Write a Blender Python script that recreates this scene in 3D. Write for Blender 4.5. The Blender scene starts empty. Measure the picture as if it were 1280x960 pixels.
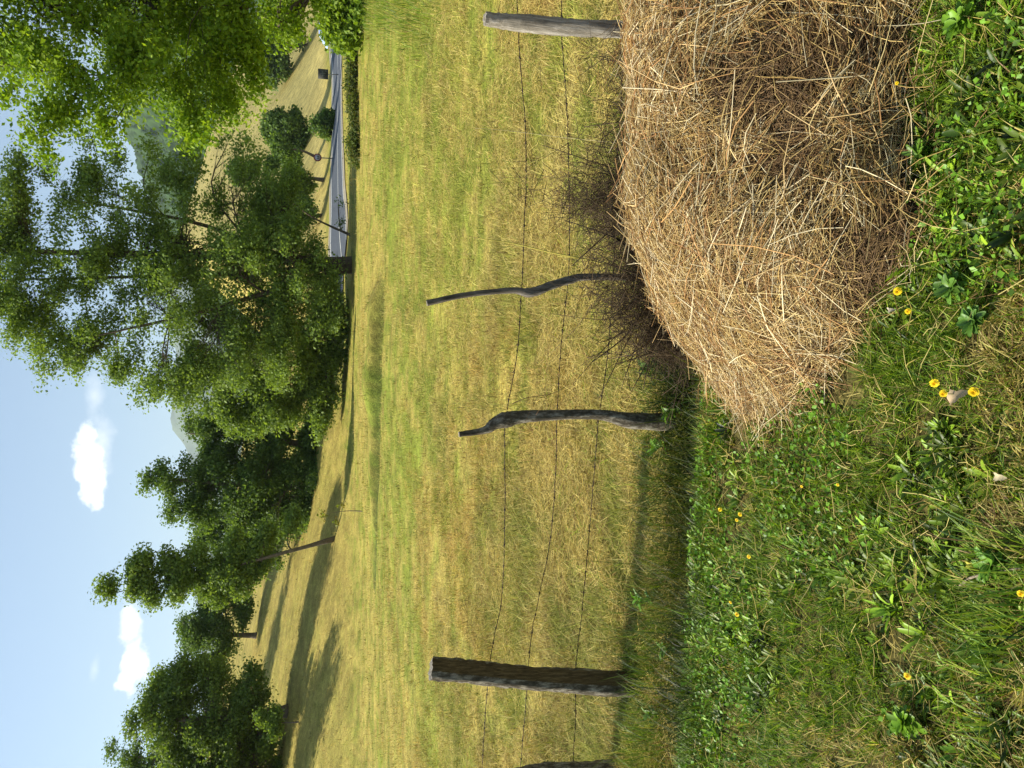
import bpy, math, random
import numpy as np
from mathutils import Vector, Matrix
R = math.radians
rng = np.random.default_rng(7); random.seed(7)
S = bpy.context.scene; C = S.collection

# ---------------------------------------------------------------- camera (held on its side), sky, sun, exposure
F = 940.0; PITCH = R(14.6); EYE = np.array([0.0, 0.0, 1.6])
cp, sp_ = math.cos(PITCH), math.sin(PITCH)
cam_d = bpy.data.cameras.new('camera'); cam = bpy.data.objects.new('camera', cam_d); C.objects.link(cam)
cam_d.sensor_width = 36; cam_d.lens = 36 * F / 1280; cam_d.clip_start = 0.05; cam_d.clip_end = 30000
up = Vector((0, sp_, cp)); fw = Vector((0, cp, -sp_)); rt = Vector((1, 0, 0))
M = Matrix((( -up.x, rt.x, -fw.x, 0), (-up.y, rt.y, -fw.y, 0), (-up.z, rt.z, -fw.z, EYE[2]), (0, 0, 0, 1)))
cam.matrix_world = M; S.camera = cam

SUN_AZ, SUN_EL = -76.0, 42.0
sd = Vector((math.sin(R(SUN_AZ)) * math.cos(R(SUN_EL)), math.cos(R(SUN_AZ)) * math.cos(R(SUN_EL)), math.sin(R(SUN_EL))))
sl = bpy.data.lights.new('sun', 'SUN'); sl.energy = 5.0; sl.angle = R(0.5); sl.color = (1.0, 0.94, 0.81)
so = bpy.data.objects.new('sun', sl); C.objects.link(so); so.rotation_euler = (-sd).to_track_quat('-Z', 'Y').to_euler()
W = bpy.data.worlds.new('World'); S.world = W; W.use_nodes = True
S.view_settings.view_transform = 'Standard'; S.view_settings.look = 'None'; S.view_settings.exposure = 0.95
S.view_settings.gamma = 1; S.view_settings.use_curve_mapping = False
S.cycles.max_bounces = 6; S.cycles.diffuse_bounces = 3; S.cycles.transmission_bounces = 4; S.cycles.volume_bounces = 0

def raydir(X, Y):                      # upright picture coordinates (960 wide, 1280 high) -> world direction per unit of depth
    a = (X - 480) / F; b = (640 - Y) / F
    return np.array([a, cp + b * sp_, -sp_ + b * cp])
def at(X, Y, D):
    d = raydir(X, Y); return EYE + d * (D / d[1])

nt = W.node_tree; nt.nodes.clear()
def N(t, kind, **kw):
    n = t.nodes.new(kind)
    for k, v in kw.items(): setattr(n, k, v)
    return n
def math_(t, op, a, b=None, c=None, clamp=False):
    n = N(t, 'ShaderNodeMath', operation=op); n.use_clamp = clamp
    for i, v in enumerate((a, b, c)):
        if v is None: continue
        if hasattr(v, 'links') or isinstance(v, bpy.types.NodeSocket): t.links.new(v, n.inputs[i])
        else: n.inputs[i].default_value = v
    return n.outputs[0]
sky = N(nt, 'ShaderNodeTexSky', sky_type='NISHITA'); sky.sun_disc = False
sky.sun_elevation = R(SUN_EL); sky.sun_rotation = R(SUN_AZ) % (2 * math.pi); sky.altitude = 300; sky.air_density = 1.25; sky.dust_density = 0.5; sky.ozone_density = 2.2
bg = N(nt, 'ShaderNodeBackground'); bg.inputs[1].default_value = 0.085
nt.links.new(sky.outputs[0], bg.inputs[0])
tc = N(nt, 'ShaderNodeTexCoord'); sep = N(nt, 'ShaderNodeSeparateXYZ'); nt.links.new(tc.outputs['Generated'], sep.inputs[0])
az = math_(nt, 'ARCTAN2', sep.outputs[0], sep.outputs[1]); el = math_(nt, 'ARCSINE', sep.outputs[2])
nz = N(nt, 'ShaderNodeTexNoise'); nz.inputs['Scale'].default_value = 26; nz.inputs['Detail'].default_value = 7; nz.inputs['Roughness'].default_value = 0.62
nt.links.new(tc.outputs['Generated'], nz.inputs['Vector'])
nf = math_(nt, 'SUBTRACT', nz.outputs[0], 0.5)
def cloud(X, Y, wx, wy, soft=0.5, dens=1.0, wob=3.0):
    d = raydir(X, Y); d = d / np.linalg.norm(d); a0 = math.atan2(d[0], d[1]); e0 = math.asin(d[2])
    u = math_(nt, 'DIVIDE', math_(nt, 'SUBTRACT', az, a0), wx); v = math_(nt, 'DIVIDE', math_(nt, 'SUBTRACT', el, e0), wy)
    r = math_(nt, 'SQRT', math_(nt, 'ADD', math_(nt, 'MULTIPLY', u, u), math_(nt, 'MULTIPLY', v, v)))
    r = math_(nt, 'ADD', r, math_(nt, 'MULTIPLY', nf, wob))
    m = math_(nt, 'DIVIDE', math_(nt, 'SUBTRACT', 1.0, r), soft, clamp=True)
    return math_(nt, 'MULTIPLY', m, dens)
cl = [cloud(352, 118, 0.030, 0.014, .35), cloud(385, 110, 0.028, 0.019, .4), cloud(414, 108, 0.018, 0.012, .5), cloud(400, 126, 0.05, 0.012, 1.1, .55),
      cloud(465, 118, 0.03, 0.010, 1.2, .45), cloud(135, 166, 0.035, 0.016, .35), cloud(178, 164, 0.032, 0.012, .5), cloud(225, 165, 0.03, 0.010, .9, .6), cloud(124, 118, 0.014, 0.006, 1.2, .4)]
m = cl[0]
for k in cl[1:]: m = math_(nt, 'MAXIMUM', m, k)
cb = N(nt, 'ShaderNodeBackground'); cb.inputs[0].default_value = (0.95, 0.97, 1.0, 1); cb.inputs[1].default_value = 0.85
mx = N(nt, 'ShaderNodeMixShader'); nt.links.new(m, mx.inputs[0]); nt.links.new(bg.outputs[0], mx.inputs[1]); nt.links.new(cb.outputs[0], mx.inputs[2])
wo = N(nt, 'ShaderNodeOutputWorld'); nt.links.new(mx.outputs[0], wo.inputs[0])

# ---------------------------------------------------------------- helpers
def sm(t): t = np.clip(t, 0, 1); return t * t * (3 - 2 * t)
def splus(u, k=1.5): return np.where(u / k > 30, u, k * np.log1p(np.exp(np.clip(u / k, -50, 30))))
def vn(x, y, seed=0):                  # value noise 0..1
    xi = np.floor(x).astype(np.int64); yi = np.floor(y).astype(np.int64); fx = sm(x - xi); fy = sm(y - yi)
    def h(a, b):
        n = (a * 374761393 + b * 668265263 + seed * 974711) & 0xffffffff
        n = ((n ^ (n >> 13)) * 1274126177) & 0xffffffff
        return ((n ^ (n >> 16)) & 0xffff) / 65535.0
    return (h(xi, yi) * (1 - fx) + h(xi + 1, yi) * fx) * (1 - fy) + (h(xi, yi + 1) * (1 - fx) + h(xi + 1, yi + 1) * fx) * fy
def fbm(x, y, seed=0, o=4):
    s = 0; a = .5; t = 0
    for i in range(o): s = s + a * vn(x * 2 ** i + 17.3 * i, y * 2 ** i - 9.1 * i, seed + i); t += a; a *= .5
    return s / t

def tag(o, label=None, cat=None, group=None, kind=None):
    if label: o['label'] = label
    if cat: o['category'] = cat
    if group: o['group'] = group
    if kind: o['kind'] = kind
    return o
def thing(name, label, cat, loc=(0, 0, 0), group=None):
    o = bpy.data.objects.new(name, None); C.objects.link(o); o.location = tuple(float(v) for v in loc); o.empty_display_size = .1
    return tag(o, label, cat, group)
def mesh(name, V, T, mat, parent=None, col=None, smooth=False, quads=False):   # V world coordinates
    V = np.asarray(V, dtype=np.float32); T = np.asarray(T, dtype=np.int32)
    if parent is not None: V = V - np.array(world_loc(parent), dtype=np.float32)
    me = bpy.data.meshes.new(name); k = T.shape[1]
    me.vertices.add(len(V)); me.vertices.foreach_set('co', V.ravel())
    me.loops.add(T.size); me.loops.foreach_set('vertex_index', T.ravel())
    me.polygons.add(len(T)); me.polygons.foreach_set('loop_start', np.arange(0, T.size, k, dtype=np.int32))
    if smooth: me.polygons.foreach_set('use_smooth', np.ones(len(T), dtype=bool))
    if col is not None:
        ca = me.color_attributes.new('Col', 'FLOAT_COLOR', 'POINT'); c4 = np.ones((len(V), 4), dtype=np.float32); c4[:, :3] = col; ca.data.foreach_set('color', c4.ravel())
    me.update(calc_edges=True); me.materials.append(mat)
    o = bpy.data.objects.new(name, me); C.objects.link(o)
    if parent is not None: o.parent = parent
    return o
def world_loc(o):
    v = Vector((0, 0, 0))
    while o is not None: v = v + Vector(o.location); o = o.parent
    return v
class Bag:
    def __init__(s): s.V = []; s.T = []; s.C = []; s.n = 0
    def add(s, V, T, c=(1, 1, 1)):
        V = np.asarray(V, float); s.V.append(V); s.T.append(np.asarray(T) + s.n); s.C.append(np.broadcast_to(np.asarray(c, float), V.shape).copy()); s.n += len(V)
    def tube(s, P, r, sides=6, c=(1, 1, 1), noise=0.0, caps=True, squash=1.0):
        P = np.asarray(P, float); r = np.broadcast_to(np.asarray(r, float), (len(P),)); n = len(P)
        tg = np.gradient(P, axis=0); tg /= np.linalg.norm(tg, axis=1)[:, None] + 1e-9
        ref = np.array([0, 0, 1.]) if abs(tg[:, 2].mean()) < .8 else np.array([1., 0, 0])
        a = np.cross(tg, ref); a /= np.linalg.norm(a, axis=1)[:, None] + 1e-9; b = np.cross(tg, a)
        th = np.arange(sides) * 2 * math.pi / sides
        rr = r[:, None] * (1 + noise * rng.normal(size=(n, sides)))
        V = P[:, None] + a[:, None] * (np.cos(th)[None, :, None] * rr[..., None]) + b[:, None] * (np.sin(th)[None, :, None] * rr[..., None] * squash)
        V = V.reshape(-1, 3); T = []
        for i in range(n - 1):
            for j in range(sides):
                k = (j + 1) % sides; q = (i * sides + j, i * sides + k, (i + 1) * sides + k, (i + 1) * sides + j); T += [(q[0], q[1], q[2]), (q[0], q[2], q[3])]
        if caps:
            for j in range(1, sides - 1): T += [(0, j + 1, j), ((n - 1) * sides, (n - 1) * sides + j, (n - 1) * sides + j + 1)]
        s.add(V, T, c)
    def build(s, name, mat, parent=None, smooth=False):
        return mesh(name, np.vstack(s.V), np.vstack(s.T), mat, parent, np.vstack(s.C), smooth)
def spline(P, n=24):                   # Catmull-Rom
    P = np.asarray(P, float); Q = np.vstack([2 * P[0] - P[1], P, 2 * P[-1] - P[-2]]); out = []
    for t in np.linspace(0, len(P) - 1 - 1e-6, n):
        i = int(t); f = t - i; a, b, c, d = Q[i], Q[i + 1], Q[i + 2], Q[i + 3]
        out.append(.5 * ((2 * b) + (-a + c) * f + (2 * a - 5 * b + 4 * c - d) * f * f + (-a + 3 * b - 3 * c + d) * f ** 3))
    return np.array(out)

def mat_attr(name, rough=0.7, trans=0.0, tcol=(1, 1, .6), spec=0.3, noise=0.0, nscale=40, bump=0.0, mul=1.0, flat=None):
    m = bpy.data.materials.new(name); m.use_nodes = True; t = m.node_tree; p = t.nodes['Principled BSDF']
    p.inputs['Roughness'].default_value = rough; p.inputs['Specular IOR Level'].default_value = spec
    if flat is None: a = N(t, 'ShaderNodeAttribute', attribute_name='Col'); c = a.outputs['Color']
    else: a = N(t, 'ShaderNodeRGB'); a.outputs[0].default_value = (*flat, 1); c = a.outputs[0]
    if noise:
        tcn = N(t, 'ShaderNodeTexCoord'); n = N(t, 'ShaderNodeTexNoise'); n.inputs['Scale'].default_value = nscale; n.inputs['Detail'].default_value = 6; n.inputs['Roughness'].default_value = .65
        t.links.new(tcn.outputs['Object'], n.inputs['Vector'])
        k = N(t, 'ShaderNodeMapRange'); t.links.new(n.outputs[0], k.inputs[0]); k.inputs[1].default_value = .3; k.inputs[2].default_value = .7; k.inputs[3].default_value = 1 - noise; k.inputs[4].default_value = 1 + noise
        mxn = N(t, 'ShaderNodeVectorMath', operation='SCALE'); t.links.new(c, mxn.inputs[0]); t.links.new(k.outputs[0], mxn.inputs['Scale']); c = mxn.outputs[0]
        if bump:
            b = N(t, 'ShaderNodeBump'); b.inputs['Strength'].default_value = bump; b.inputs['Distance'].default_value = .02; t.links.new(n.outputs[0], b.inputs['Height']); t.links.new(b.outputs[0], p.inputs['Normal'])
    t.links.new(c, p.inputs['Base Color'])
    if trans:
        tr = N(t, 'ShaderNodeBsdfTranslucent'); mm = N(t, 'ShaderNodeMix', data_type='RGBA', blend_type='MULTIPLY'); mm.inputs[0].default_value = 1
        t.links.new(c, mm.inputs[6]); mm.inputs[7].default_value = (*tcol, 1); t.links.new(mm.outputs[2], tr.inputs[0])
        ms = N(t, 'ShaderNodeMixShader'); ms.inputs[0].default_value = trans; t.links.new(p.outputs[0], ms.inputs[1]); t.links.new(tr.outputs[0], ms.inputs[2])
        t.links.new(ms.outputs[0], t.nodes['Material Output'].inputs[0])
    return m

# ---------------------------------------------------------------- terrain
RD = np.array([0.595, 0.804]); RN = np.array([-0.804, 0.595]); R0 = np.array([8.0, 50.0])
def H(x, y):
    x = np.asarray(x, float); y = np.asarray(y, float)
    wob = 0.12 * (vn(x * 1.3, y * 0 + 3, 5) - .5) + 0.1 * (vn(x * .5, y * 0 + 8, 6) - .5)
    yy = y - wob + 0.10 * np.clip(x, -2, 2)
    z = -0.30 * sm((yy - 2.95) / .45) - 0.28 * np.exp(-((yy - 3.30) / .27) ** 2)
    z = z + 0.05 * (fbm(x * 2.2, y * 2.2, 1, 3) - .5) * (np.hypot(x, y) < 12)
    rmp = sm((y - 3.5) / 6)
    z = z + rmp * (0.22 * (fbm(x * .22, y * .22, 2, 3) - .5) + .05 * (vn(x * 1.1, y * 1.1, 9) - .5)) * (1 - sm((y - 46) / 10))
    # small mown terrace step across the field
    yl = 22.9 - 0.40 * x + .5 * (vn(x * .5, 0 * x, 31) - .5)
    win = sm((x + 9) / 6) * (1 - sm((x - 2.2) / 1.2)) * (.35 + .65 * sm((x + 5.5) / 5)) * (.55 + .6 * vn(x * .7, 0 * x + 4, 12))
    z = z + .42 * win * sm((y - yl) / .22) * (1 - sm((y - yl - 1) / 9)) - .10 * win * np.exp(-((y - yl + .1) / .35) ** 2)
    u = -(x + 14) * .8 + (y - 28) * .6
    u = u + .9 * (fbm(x * .09, y * .09, 3, 2) - .5) * 4
    z = z + 45 * (1 - np.exp(-.25 * splus(u) / 45))
    a = x / np.maximum(y, 1.0); mk = sm((a - .06) / .12) * (y > 1)
    v = (x - R0[0]) * RN[0] + (y - R0[1]) * RN[1]; s = (x - R0[0]) * RD[0] + (y - R0[1]) * RD[1]
    z = z + mk * (-1.0 * sm(s / 62) + .11 * np.clip(splus(v + 3, .5), 0, 6.5) * sm((s + 30) / 30) + 90 * (1 - np.exp(-.36 * splus(v - 7, 1.5) / 90)))
    z = z + mk * sm((v - 12) / 20) * 2.2 * (fbm(x * .035, y * .035, 41, 3) - .5)
    return z
def gp(X, Y, dz=0.0):                  # where the line of sight through a picture point meets the ground
    d = raydir(X, Y); t = .8
    lo = t
    while t < 900:
        p = EYE + d * t
        if p[2] < float(H(p[0], p[1])) + dz: break
        lo = t; t *= 1.01
    hi = t
    for _ in range(25):
        mid = (lo + hi) / 2; p = EYE + d * mid
        if p[2] < float(H(p[0], p[1])) + dz: hi = mid
        else: lo = mid
    return EYE + d * hi
def ground(x, y): return np.array([x, y, float(H(x, y))])

def green(x, y):                       # how green the growth is, 0 dry .. 1 green
    big = fbm(x * .35 + 5, y * .22, 21, 3); fine = fbm(x * 2.6, y * 2.6, 22, 3)
    lawn = np.clip(.93 - 5.0 * np.clip(fbm(x * 1.5 + 7, y * 1.5, 23, 4) - .56, 0, 1), .25, 1)
    u = -(x + 14) * .8 + (y - 28) * .6
    fld = np.clip(.36 + 1.4 * (big - .5) + 2.0 * (fine - .5), .03, .9) + .10 * sm((y - 7) / 8) * (1 - sm(u / 3))
    fld = fld * (1 - .65 * sm(u / 3))
    a = x / np.maximum(y, 1)
    fld = fld + .5 * sm((a - .38) / .1) * (y > 8)
    near = np.clip(.55 + 1.4 * (fine - .5), .1, 1)
    k = sm((y - 3.3) / 1.1); k2 = sm((y - 3.0) / .5)
    g = lawn * (1 - k2) + k2 * (.95 * (1 - k) + k * fld)
    g = g * (1 - sm((y - 4) / 2) * 0) + .25 * near * np.exp(-((y - 4.2) / .7) ** 2)
    return np.clip(g, 0, 1)
DRY = np.array([.47, .365, .09]); DRY2 = np.array([.64, .54, .19]); BRN = np.array([.24, .145, .058]); GRN = np.array([.10, .205, .012]); GRN2 = np.array([.30, .39, .024]); DGR = np.array([.030, .080, .010]); FG1 = np.array([.22, .25, .035]); FG2 = np.array([.40, .39, .075])

# ground sheet: rings round the camera out to the horizon
rad = [.2]
while rad[-1] < 5: rad.append(rad[-1] * 1.03)
while rad[-1] < 21: rad.append(rad[-1] * 1.014)
while rad[-1] < 32: rad.append(rad[-1] + .085)
while rad[-1] < 330: rad.append(rad[-1] * 1.015)
while rad[-1] < 9000: rad.append(rad[-1] * 1.06)
rad = np.array(rad); ang = np.concatenate([np.arange(-48, 48, .25), np.arange(48, 312, 3.0)]) * math.pi / 180
RR, AA = np.meshgrid(rad, ang, indexing='ij'); gx = RR * np.sin(AA); gy = RR * np.cos(AA); gz = H(gx, gy)
far = sm((RR - 500) / 1500); gz = gz * (1 - far) + far * 20
gz = gz + (RR < 6) * .012 * (rng.random(RR.shape) - .5)
V = np.stack([gx, gy, gz], -1).reshape(-1, 3); na = len(ang); nr = len(rad)
I, J = np.meshgrid(np.arange(nr - 1), np.arange(na), indexing='ij'); J2 = (J + 1) % na
Q = np.stack([I * na + J, I * na + J2, (I + 1) * na + J2, (I + 1) * na + J], -1).reshape(-1, 4)
g = green(V[:, 0], V[:, 1])[:, None]; yl_ = 22.9 - .4 * V[:, 0] + .5 * (vn(V[:, 0] * .5, 0 * V[:, 0], 31) - .5); step_shade = (np.exp(-((V[:, 1] - yl_ + .05) / .3) ** 2) * (V[:, 0] > -7) * (V[:, 0] < 3.0))[:, None]; yy = V[:, 1][:, None]
soil = np.array([.075, .055, .022])
gc = (DRY * .8 * (1 - g) + FG1 * .9 * g)
nearmix = 1 - sm((yy - 3.6) / 4); gc = gc * (1 - nearmix) + nearmix * (soil * .75 + .16 * gc)
gc = gc * (1 - step_shade * .85) + step_shade * .85 * np.array([.05, .075, .015]); vv = ((V[:, 0] - 8) * RN[0] + (V[:, 1] - 50) * RN[1])[:, None]; aa = (V[:, 0] / np.maximum(V[:, 1], 1))[:, None]  # shadow of the terrace step painted as a dark band in the ground colour
md = (sm((vv - 4) / 4) * sm((aa - .1) / .1) * (yy > 1)); stripes = fbm(V[:, 0] * .12, V[:, 1] * .12, 51, 4)[:, None]
gc = gc * (1 - md) + md * (np.array([.54, .43, .14]) * (.8 + .45 * stripes))
gm = bpy.data.materials.new('meadow_ground'); gm.use_nodes = True; t = gm.node_tree; p = t.nodes['Principled BSDF']; p.inputs['Roughness'].default_value = .95; p.inputs['Specular IOR Level'].default_value = .1
at_ = N(t, 'ShaderNodeAttribute', attribute_name='Col'); tcn = N(t, 'ShaderNodeTexCoord'); prev = at_.outputs['Color']
for sc, amp, st in ((.9, .28, (1, 1, 1)), (5.0, .30, (1, 1.6, 1)), (28, .45, (1, 1, 1))):
    mp = N(t, 'ShaderNodeMapping'); mp.inputs['Scale'].default_value = st; t.links.new(tcn.outputs['Object'], mp.inputs[0])
    n = N(t, 'ShaderNodeTexNoise'); n.inputs['Scale'].default_value = sc; n.inputs['Detail'].default_value = 5; t.links.new(mp.outputs[0], n.inputs['Vector'])
    k = N(t, 'ShaderNodeMapRange'); t.links.new(n.outputs[0], k.inputs[0]); k.inputs[1].default_value = .3; k.inputs[2].default_value = .7; k.inputs[3].default_value = 1 - amp; k.inputs[4].default_value = 1 + amp
    q = N(t, 'ShaderNodeVectorMath', operation='SCALE'); t.links.new(prev, q.inputs[0]); t.links.new(k.outputs[0], q.inputs['Scale']); prev = q.outputs[0]
b = N(t, 'ShaderNodeBump'); b.inputs['Strength'].default_value = .6; b.inputs['Distance'].default_value = .05; t.links.new(n.outputs[0], b.inputs['Height']); t.links.new(b.outputs[0], p.inputs['Normal'])
t.links.new(prev, p.inputs['Base Color'])
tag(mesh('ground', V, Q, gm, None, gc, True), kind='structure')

# forested hill on the right and the pale mountain far behind
def ridge(name, pts, D0, D1, amp, cell, nx, ny, mat, colr, p=1.1, z0=0, seed=60):
    xs = np.array([q[0] for q in pts], float); zs = []
    for X, Y in pts: d = raydir(X, Y); zs.append((EYE + d * (D1 / d[1]))[2])
    A = np.linspace(xs[0], xs[-1], nx); T = np.linspace(0, 1.25, ny); AA, TT = np.meshgrid(A, T, indexing='ij')
    zr = np.interp(AA, xs, zs); D = D0 + (D1 - D0) * TT; a = (AA - 480) / F / cp
    x = a * D; y = D; prof = np.where(TT < 1, TT ** p, 1 - (TT - 1) * 1.6)
    n1 = fbm(x / cell, y / cell, seed, 3); n2 = fbm(x / (cell * 9), y / (cell * 9), seed + 5, 4)
    z = z0 + (zr - z0) * prof + amp * (n1 - .5) * np.clip(prof * 6, 0, 1) + amp * 4 * (n2 - .5) * np.clip(prof * (1.35 - prof) * 3, 0, 1)
    V = np.stack([x, y, z], -1).reshape(-1, 3); I, J = np.meshgrid(np.arange(nx - 1), np.arange(ny - 1), indexing='ij')
    Q = np.stack([I * ny + J, (I + 1) * ny + J, (I + 1) * ny + J + 1, I * ny + J + 1], -1).reshape(-1, 4)
    c = np.array(colr) * (.55 + .9 * n1.reshape(-1, 1))
    return tag(mesh(name, V, Q, mat, None, c, True), kind='structure')
hm = mat_attr('forest_hill', .95, noise=.35, nscale=.06)
ridge('forested_hill', [(500, 330), (600, 245), (667, 206), (700, 190), (760, 162), (820, 140), (960, 120), (1150, 150), (1400, 260)], 330, 1300, 20, 8, 480, 400, hm, (.030, .062, .012), z0=20)
ridge('mountain', [(-300, 330), (0, 290), (130, 262), (300, 250), (400, 226), (425, 214), (455, 203), (520, 214), (600, 205), (667, 196), (800, 180), (1000, 170), (1300, 260)], 3000, 5600, 90, 150, 260, 90, hm, (.10, .13, .07), p=1.2, z0=15, seed=80)

# road: asphalt ribbon with white edge lines
def ribbon(name, v0, v1, s0, s1, lift, mat, **kw):
    ss = np.linspace(s0, s1, 90); vs = np.linspace(v0, v1, 5 if v1 - v0 > 1 else 2)
    SS, VV = np.meshgrid(ss, vs, indexing='ij'); x = R0[0] + RD[0] * SS + RN[0] * VV; y = R0[1] + RD[1] * SS + RN[1] * VV
    z = H(x, y) + lift; V = np.stack([x, y, z], -1).reshape(-1, 3); n = len(vs)
    I, J = np.meshgrid(np.arange(89), np.arange(n - 1), indexing='ij'); Q = np.stack([I * n + J, (I + 1) * n + J, (I + 1) * n + J + 1, I * n + J + 1], -1).reshape(-1, 4)
    return tag(mesh(name, V, Q, mat, smooth=True), kind='structure')
asph = mat_attr('asphalt', .9, noise=.25, nscale=3, flat=(.075, .085, .10)); wht = mat_attr('road_paint', .8, noise=.2, nscale=5, flat=(.55, .55, .5)); gravel = mat_attr('verge_gravel', .95, noise=.3, nscale=4, flat=(.30, .26, .18))
ribbon('road_verge', -3.9, 3.7, -2.5, 190, .05, gravel)
ribbon('road', -3.0, 3.0, -2.5, 190, .075, asph)
ribbon('road_line', -2.8, -2.62, -2.5, 190, .085, wht); ribbon('road_line', 2.6, 2.78, -2.5, 190, .085, wht); ribbon('road_line', -.55, -.42, -2.5, 190, .085, wht)

# ---------------------------------------------------------------- blades and leaves (vectorised)
def blades(P, h, w, yaw, lean, curl, col, tipcol=None, segs=2):
    n = len(P); d = np.stack([np.cos(yaw), np.sin(yaw), 0 * yaw], -1); s = np.stack([-np.sin(yaw + .5 * rng.normal(size=n)), np.cos(yaw), 0 * yaw], -1); s /= np.linalg.norm(s, axis=1)[:, None]
    rows = []; p = P.copy(); a = lean.copy()
    for i in range(segs + 1):
        ww = w * (1 - (i / (segs)) ** 1.6) * .5
        if i < segs: rows += [p - s * ww[:, None], p + s * ww[:, None]]
        else: rows += [p]
        st = (h / segs)[:, None]; p = p + st * (d * np.sin(a)[:, None] + np.array([0, 0, 1.]) * np.cos(a)[:, None]); a = a + curl / segs
    V = np.stack(rows, 1); m = 2 * segs + 1; T = []
    for i in range(segs - 1): T += [(2 * i, 2 * i + 1, 2 * i + 3), (2 * i, 2 * i + 3, 2 * i + 2)]
    T += [(2 * segs - 2, 2 * segs - 1, 2 * segs)]
    T = np.array(T)[None] + (np.arange(n) * m)[:, None, None]
    cc = np.repeat(col[:, None], m, 1)
    if tipcol is not None: cc[:, -1] = tipcol
    return V.reshape(-1, 3), T.reshape(-1, 3), cc.reshape(-1, 3)
def strips(P, d, L, w, bend, col, segs=3):     # lying stems: flat-ish 3 sided tubes
    n = len(P); d = d / np.linalg.norm(d, axis=1)[:, None]; r = rng.normal(size=(n, 3)); a = np.cross(d, r); a /= np.linalg.norm(a, axis=1)[:, None]; b = np.cross(d, a)
    rows = []
    for i in range(segs + 1):
        t = i / segs - .5; c = P + d * (L * t)[:, None] + bend * (t * t * 4)
        ww = w * (.5 if i in (0, segs) else .6)
        for k in range(3):
            th = k * 2.0944; rows.append(c + (a * math.cos(th) + b * math.sin(th)) * ww[:, None])
    V = np.stack(rows, 1); m = 3 * (segs + 1); T = []
    for i in range(segs):
        for k in range(3):
            j = (k + 1) % 3; T += [(3 * i + k, 3 * i + j, 3 * i + 3 + j), (3 * i + k, 3 * i + 3 + j, 3 * i + 3 + k)]
    T = np.array(T)[None] + (np.arange(n) * m)[:, None, None]
    return V.reshape(-1, 3), T.reshape(-1, 3), np.repeat(col[:, None], m, 1).reshape(-1, 3)
def leaves(P, size, nrm, col, asp=.55):        # folded rhombus leaves
    n = len(P); t = rng.normal(size=(n, 3)); u = np.cross(nrm, t); u /= np.linalg.norm(u, axis=1)[:, None]; v = np.cross(nrm, u); s = size[:, None]
    A = P - u * s * .5; B = P + u * s * .5; Lf = P + v * s * asp * .5 + nrm * s * .10; Rt = P - v * s * asp * .5 + nrm * s * .10
    V = np.stack([A, Lf, B, Rt], 1).reshape(-1, 3); T = (np.array([[0, 1, 2], [0, 2, 3]])[None] + (np.arange(n) * 4)[:, None, None]).reshape(-1, 3)
    return V, T, np.repeat(col[:, None], 4, 1).reshape(-1, 3)
def mixc(g, jit=.2, field=False):
    GA, GB = (FG1, FG2) if field else (GRN, GRN2)
    n = len(g); r = rng.random(n)[:, None]; r2 = rng.random(n)[:, None]; isg = (rng.random(n) < g)[:, None]
    dry = np.where(r2 < .14, BRN, DRY * (1 - r) + DRY2 * r); gr = np.where(r2 < (.06 if field else .2), DGR * (1 - r) + GRN * r, GA * (1 - r) + GB * r)
    return np.where(isg, gr, dry) * (1 + jit * rng.normal(size=(n, 1))).clip(.4, 1.7)
GR = mat_attr('grass_blades', .5, .42, (1, 1, .55), .35); DG = mat_attr('dry_blades', .75, .25, (1, .95, .7), .2)

# hay heap shape is needed to keep grass out of it
def heap(x, y):
    k = np.clip((x + .10) / .50, 0, 1); wf = .74 * np.sqrt(k) + 1e-4; wb = .60 * np.sqrt(k) + 1e-4; yc = 2.44 + .10 * (vn(x * 2.8, 0 * x, 72) - .5); wf = wf * 1.05 * (1 + .22 * (vn(x * 4, 0 * x + 2, 74) - .5)); wb = wb * (1 + .3 * (vn(x * 4, 0 * x + 9, 76) - .5))
    t = np.where(y < yc, (yc - y) / wf, (y - yc) / wb); A = .435 * sm((x + .22) / .95) * (1 + .20 * (fbm(x * 3.2, y * 2.5, 71, 2) - .5) * 2)
    return np.where((t < 1) & (k > 0), A * np.clip(1 - np.abs(t) ** 2.3, 0, 1) ** .75, 0)

def pts_uniform(n, x0, x1, y0, y1): return rng.uniform(x0, x1, n), rng.uniform(y0, y1, n)
# 1 green lawn in front: blades growing in tufts
nt_ = 46000; tx, ty = pts_uniform(nt_, -2.6, 2.6, .75, 3.35)
ok = (np.abs(tx) < .62 * ty + .35) & (heap(tx, ty) < .03) & (fbm(tx * 5, ty * 5, 90, 3) + .25 * rng.random(nt_) > .45); tx, ty = tx[ok], ty[ok]; nt_ = len(tx)
per = 15; n = nt_ * per; cidx = np.repeat(np.arange(nt_), per); th_ = rng.uniform(0, 6.28, n); rr_ = np.abs(rng.normal(size=n)) * .012
x = tx[cidx] + np.cos(th_) * rr_; y = ty[cidx] + np.sin(th_) * rr_
tall = sm((fbm(x * 1.7, y * 1.7, 91, 2) - .5) / .2); ts = rng.gamma(6, .0052, nt_)[cidx]
h = ts * rng.uniform(.5, 1.3, n) * (1 + .35 * tall) * (1 + .5 * sm((y - 2.6) / .5)); flow = fbm(tx * 1.2, ty * 1.2, 92, 2)[cidx] * 12
yaw = np.where(rng.random(n) < .35, flow + rng.normal(size=n) * .6, th_)
gt = (rng.random(nt_) < green(tx, ty) * 1.02)[cidx] * .93 + .05
c = mixc(gt) * rng.uniform(.7, 1.3, (nt_, 1))[cidx]
a = blades(np.stack([x, y, H(x, y) - .004], -1), h, rng.uniform(.0018, .0050, n), yaw, rng.uniform(.15, 1.2, n), rng.uniform(.1, 1.2, n), c, segs=3)
tag(mesh('grass', a[0], a[1], GR, None, a[2]), 'short trampled green grass in front of the hay and fence', 'grass', kind='stuff')
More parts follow.
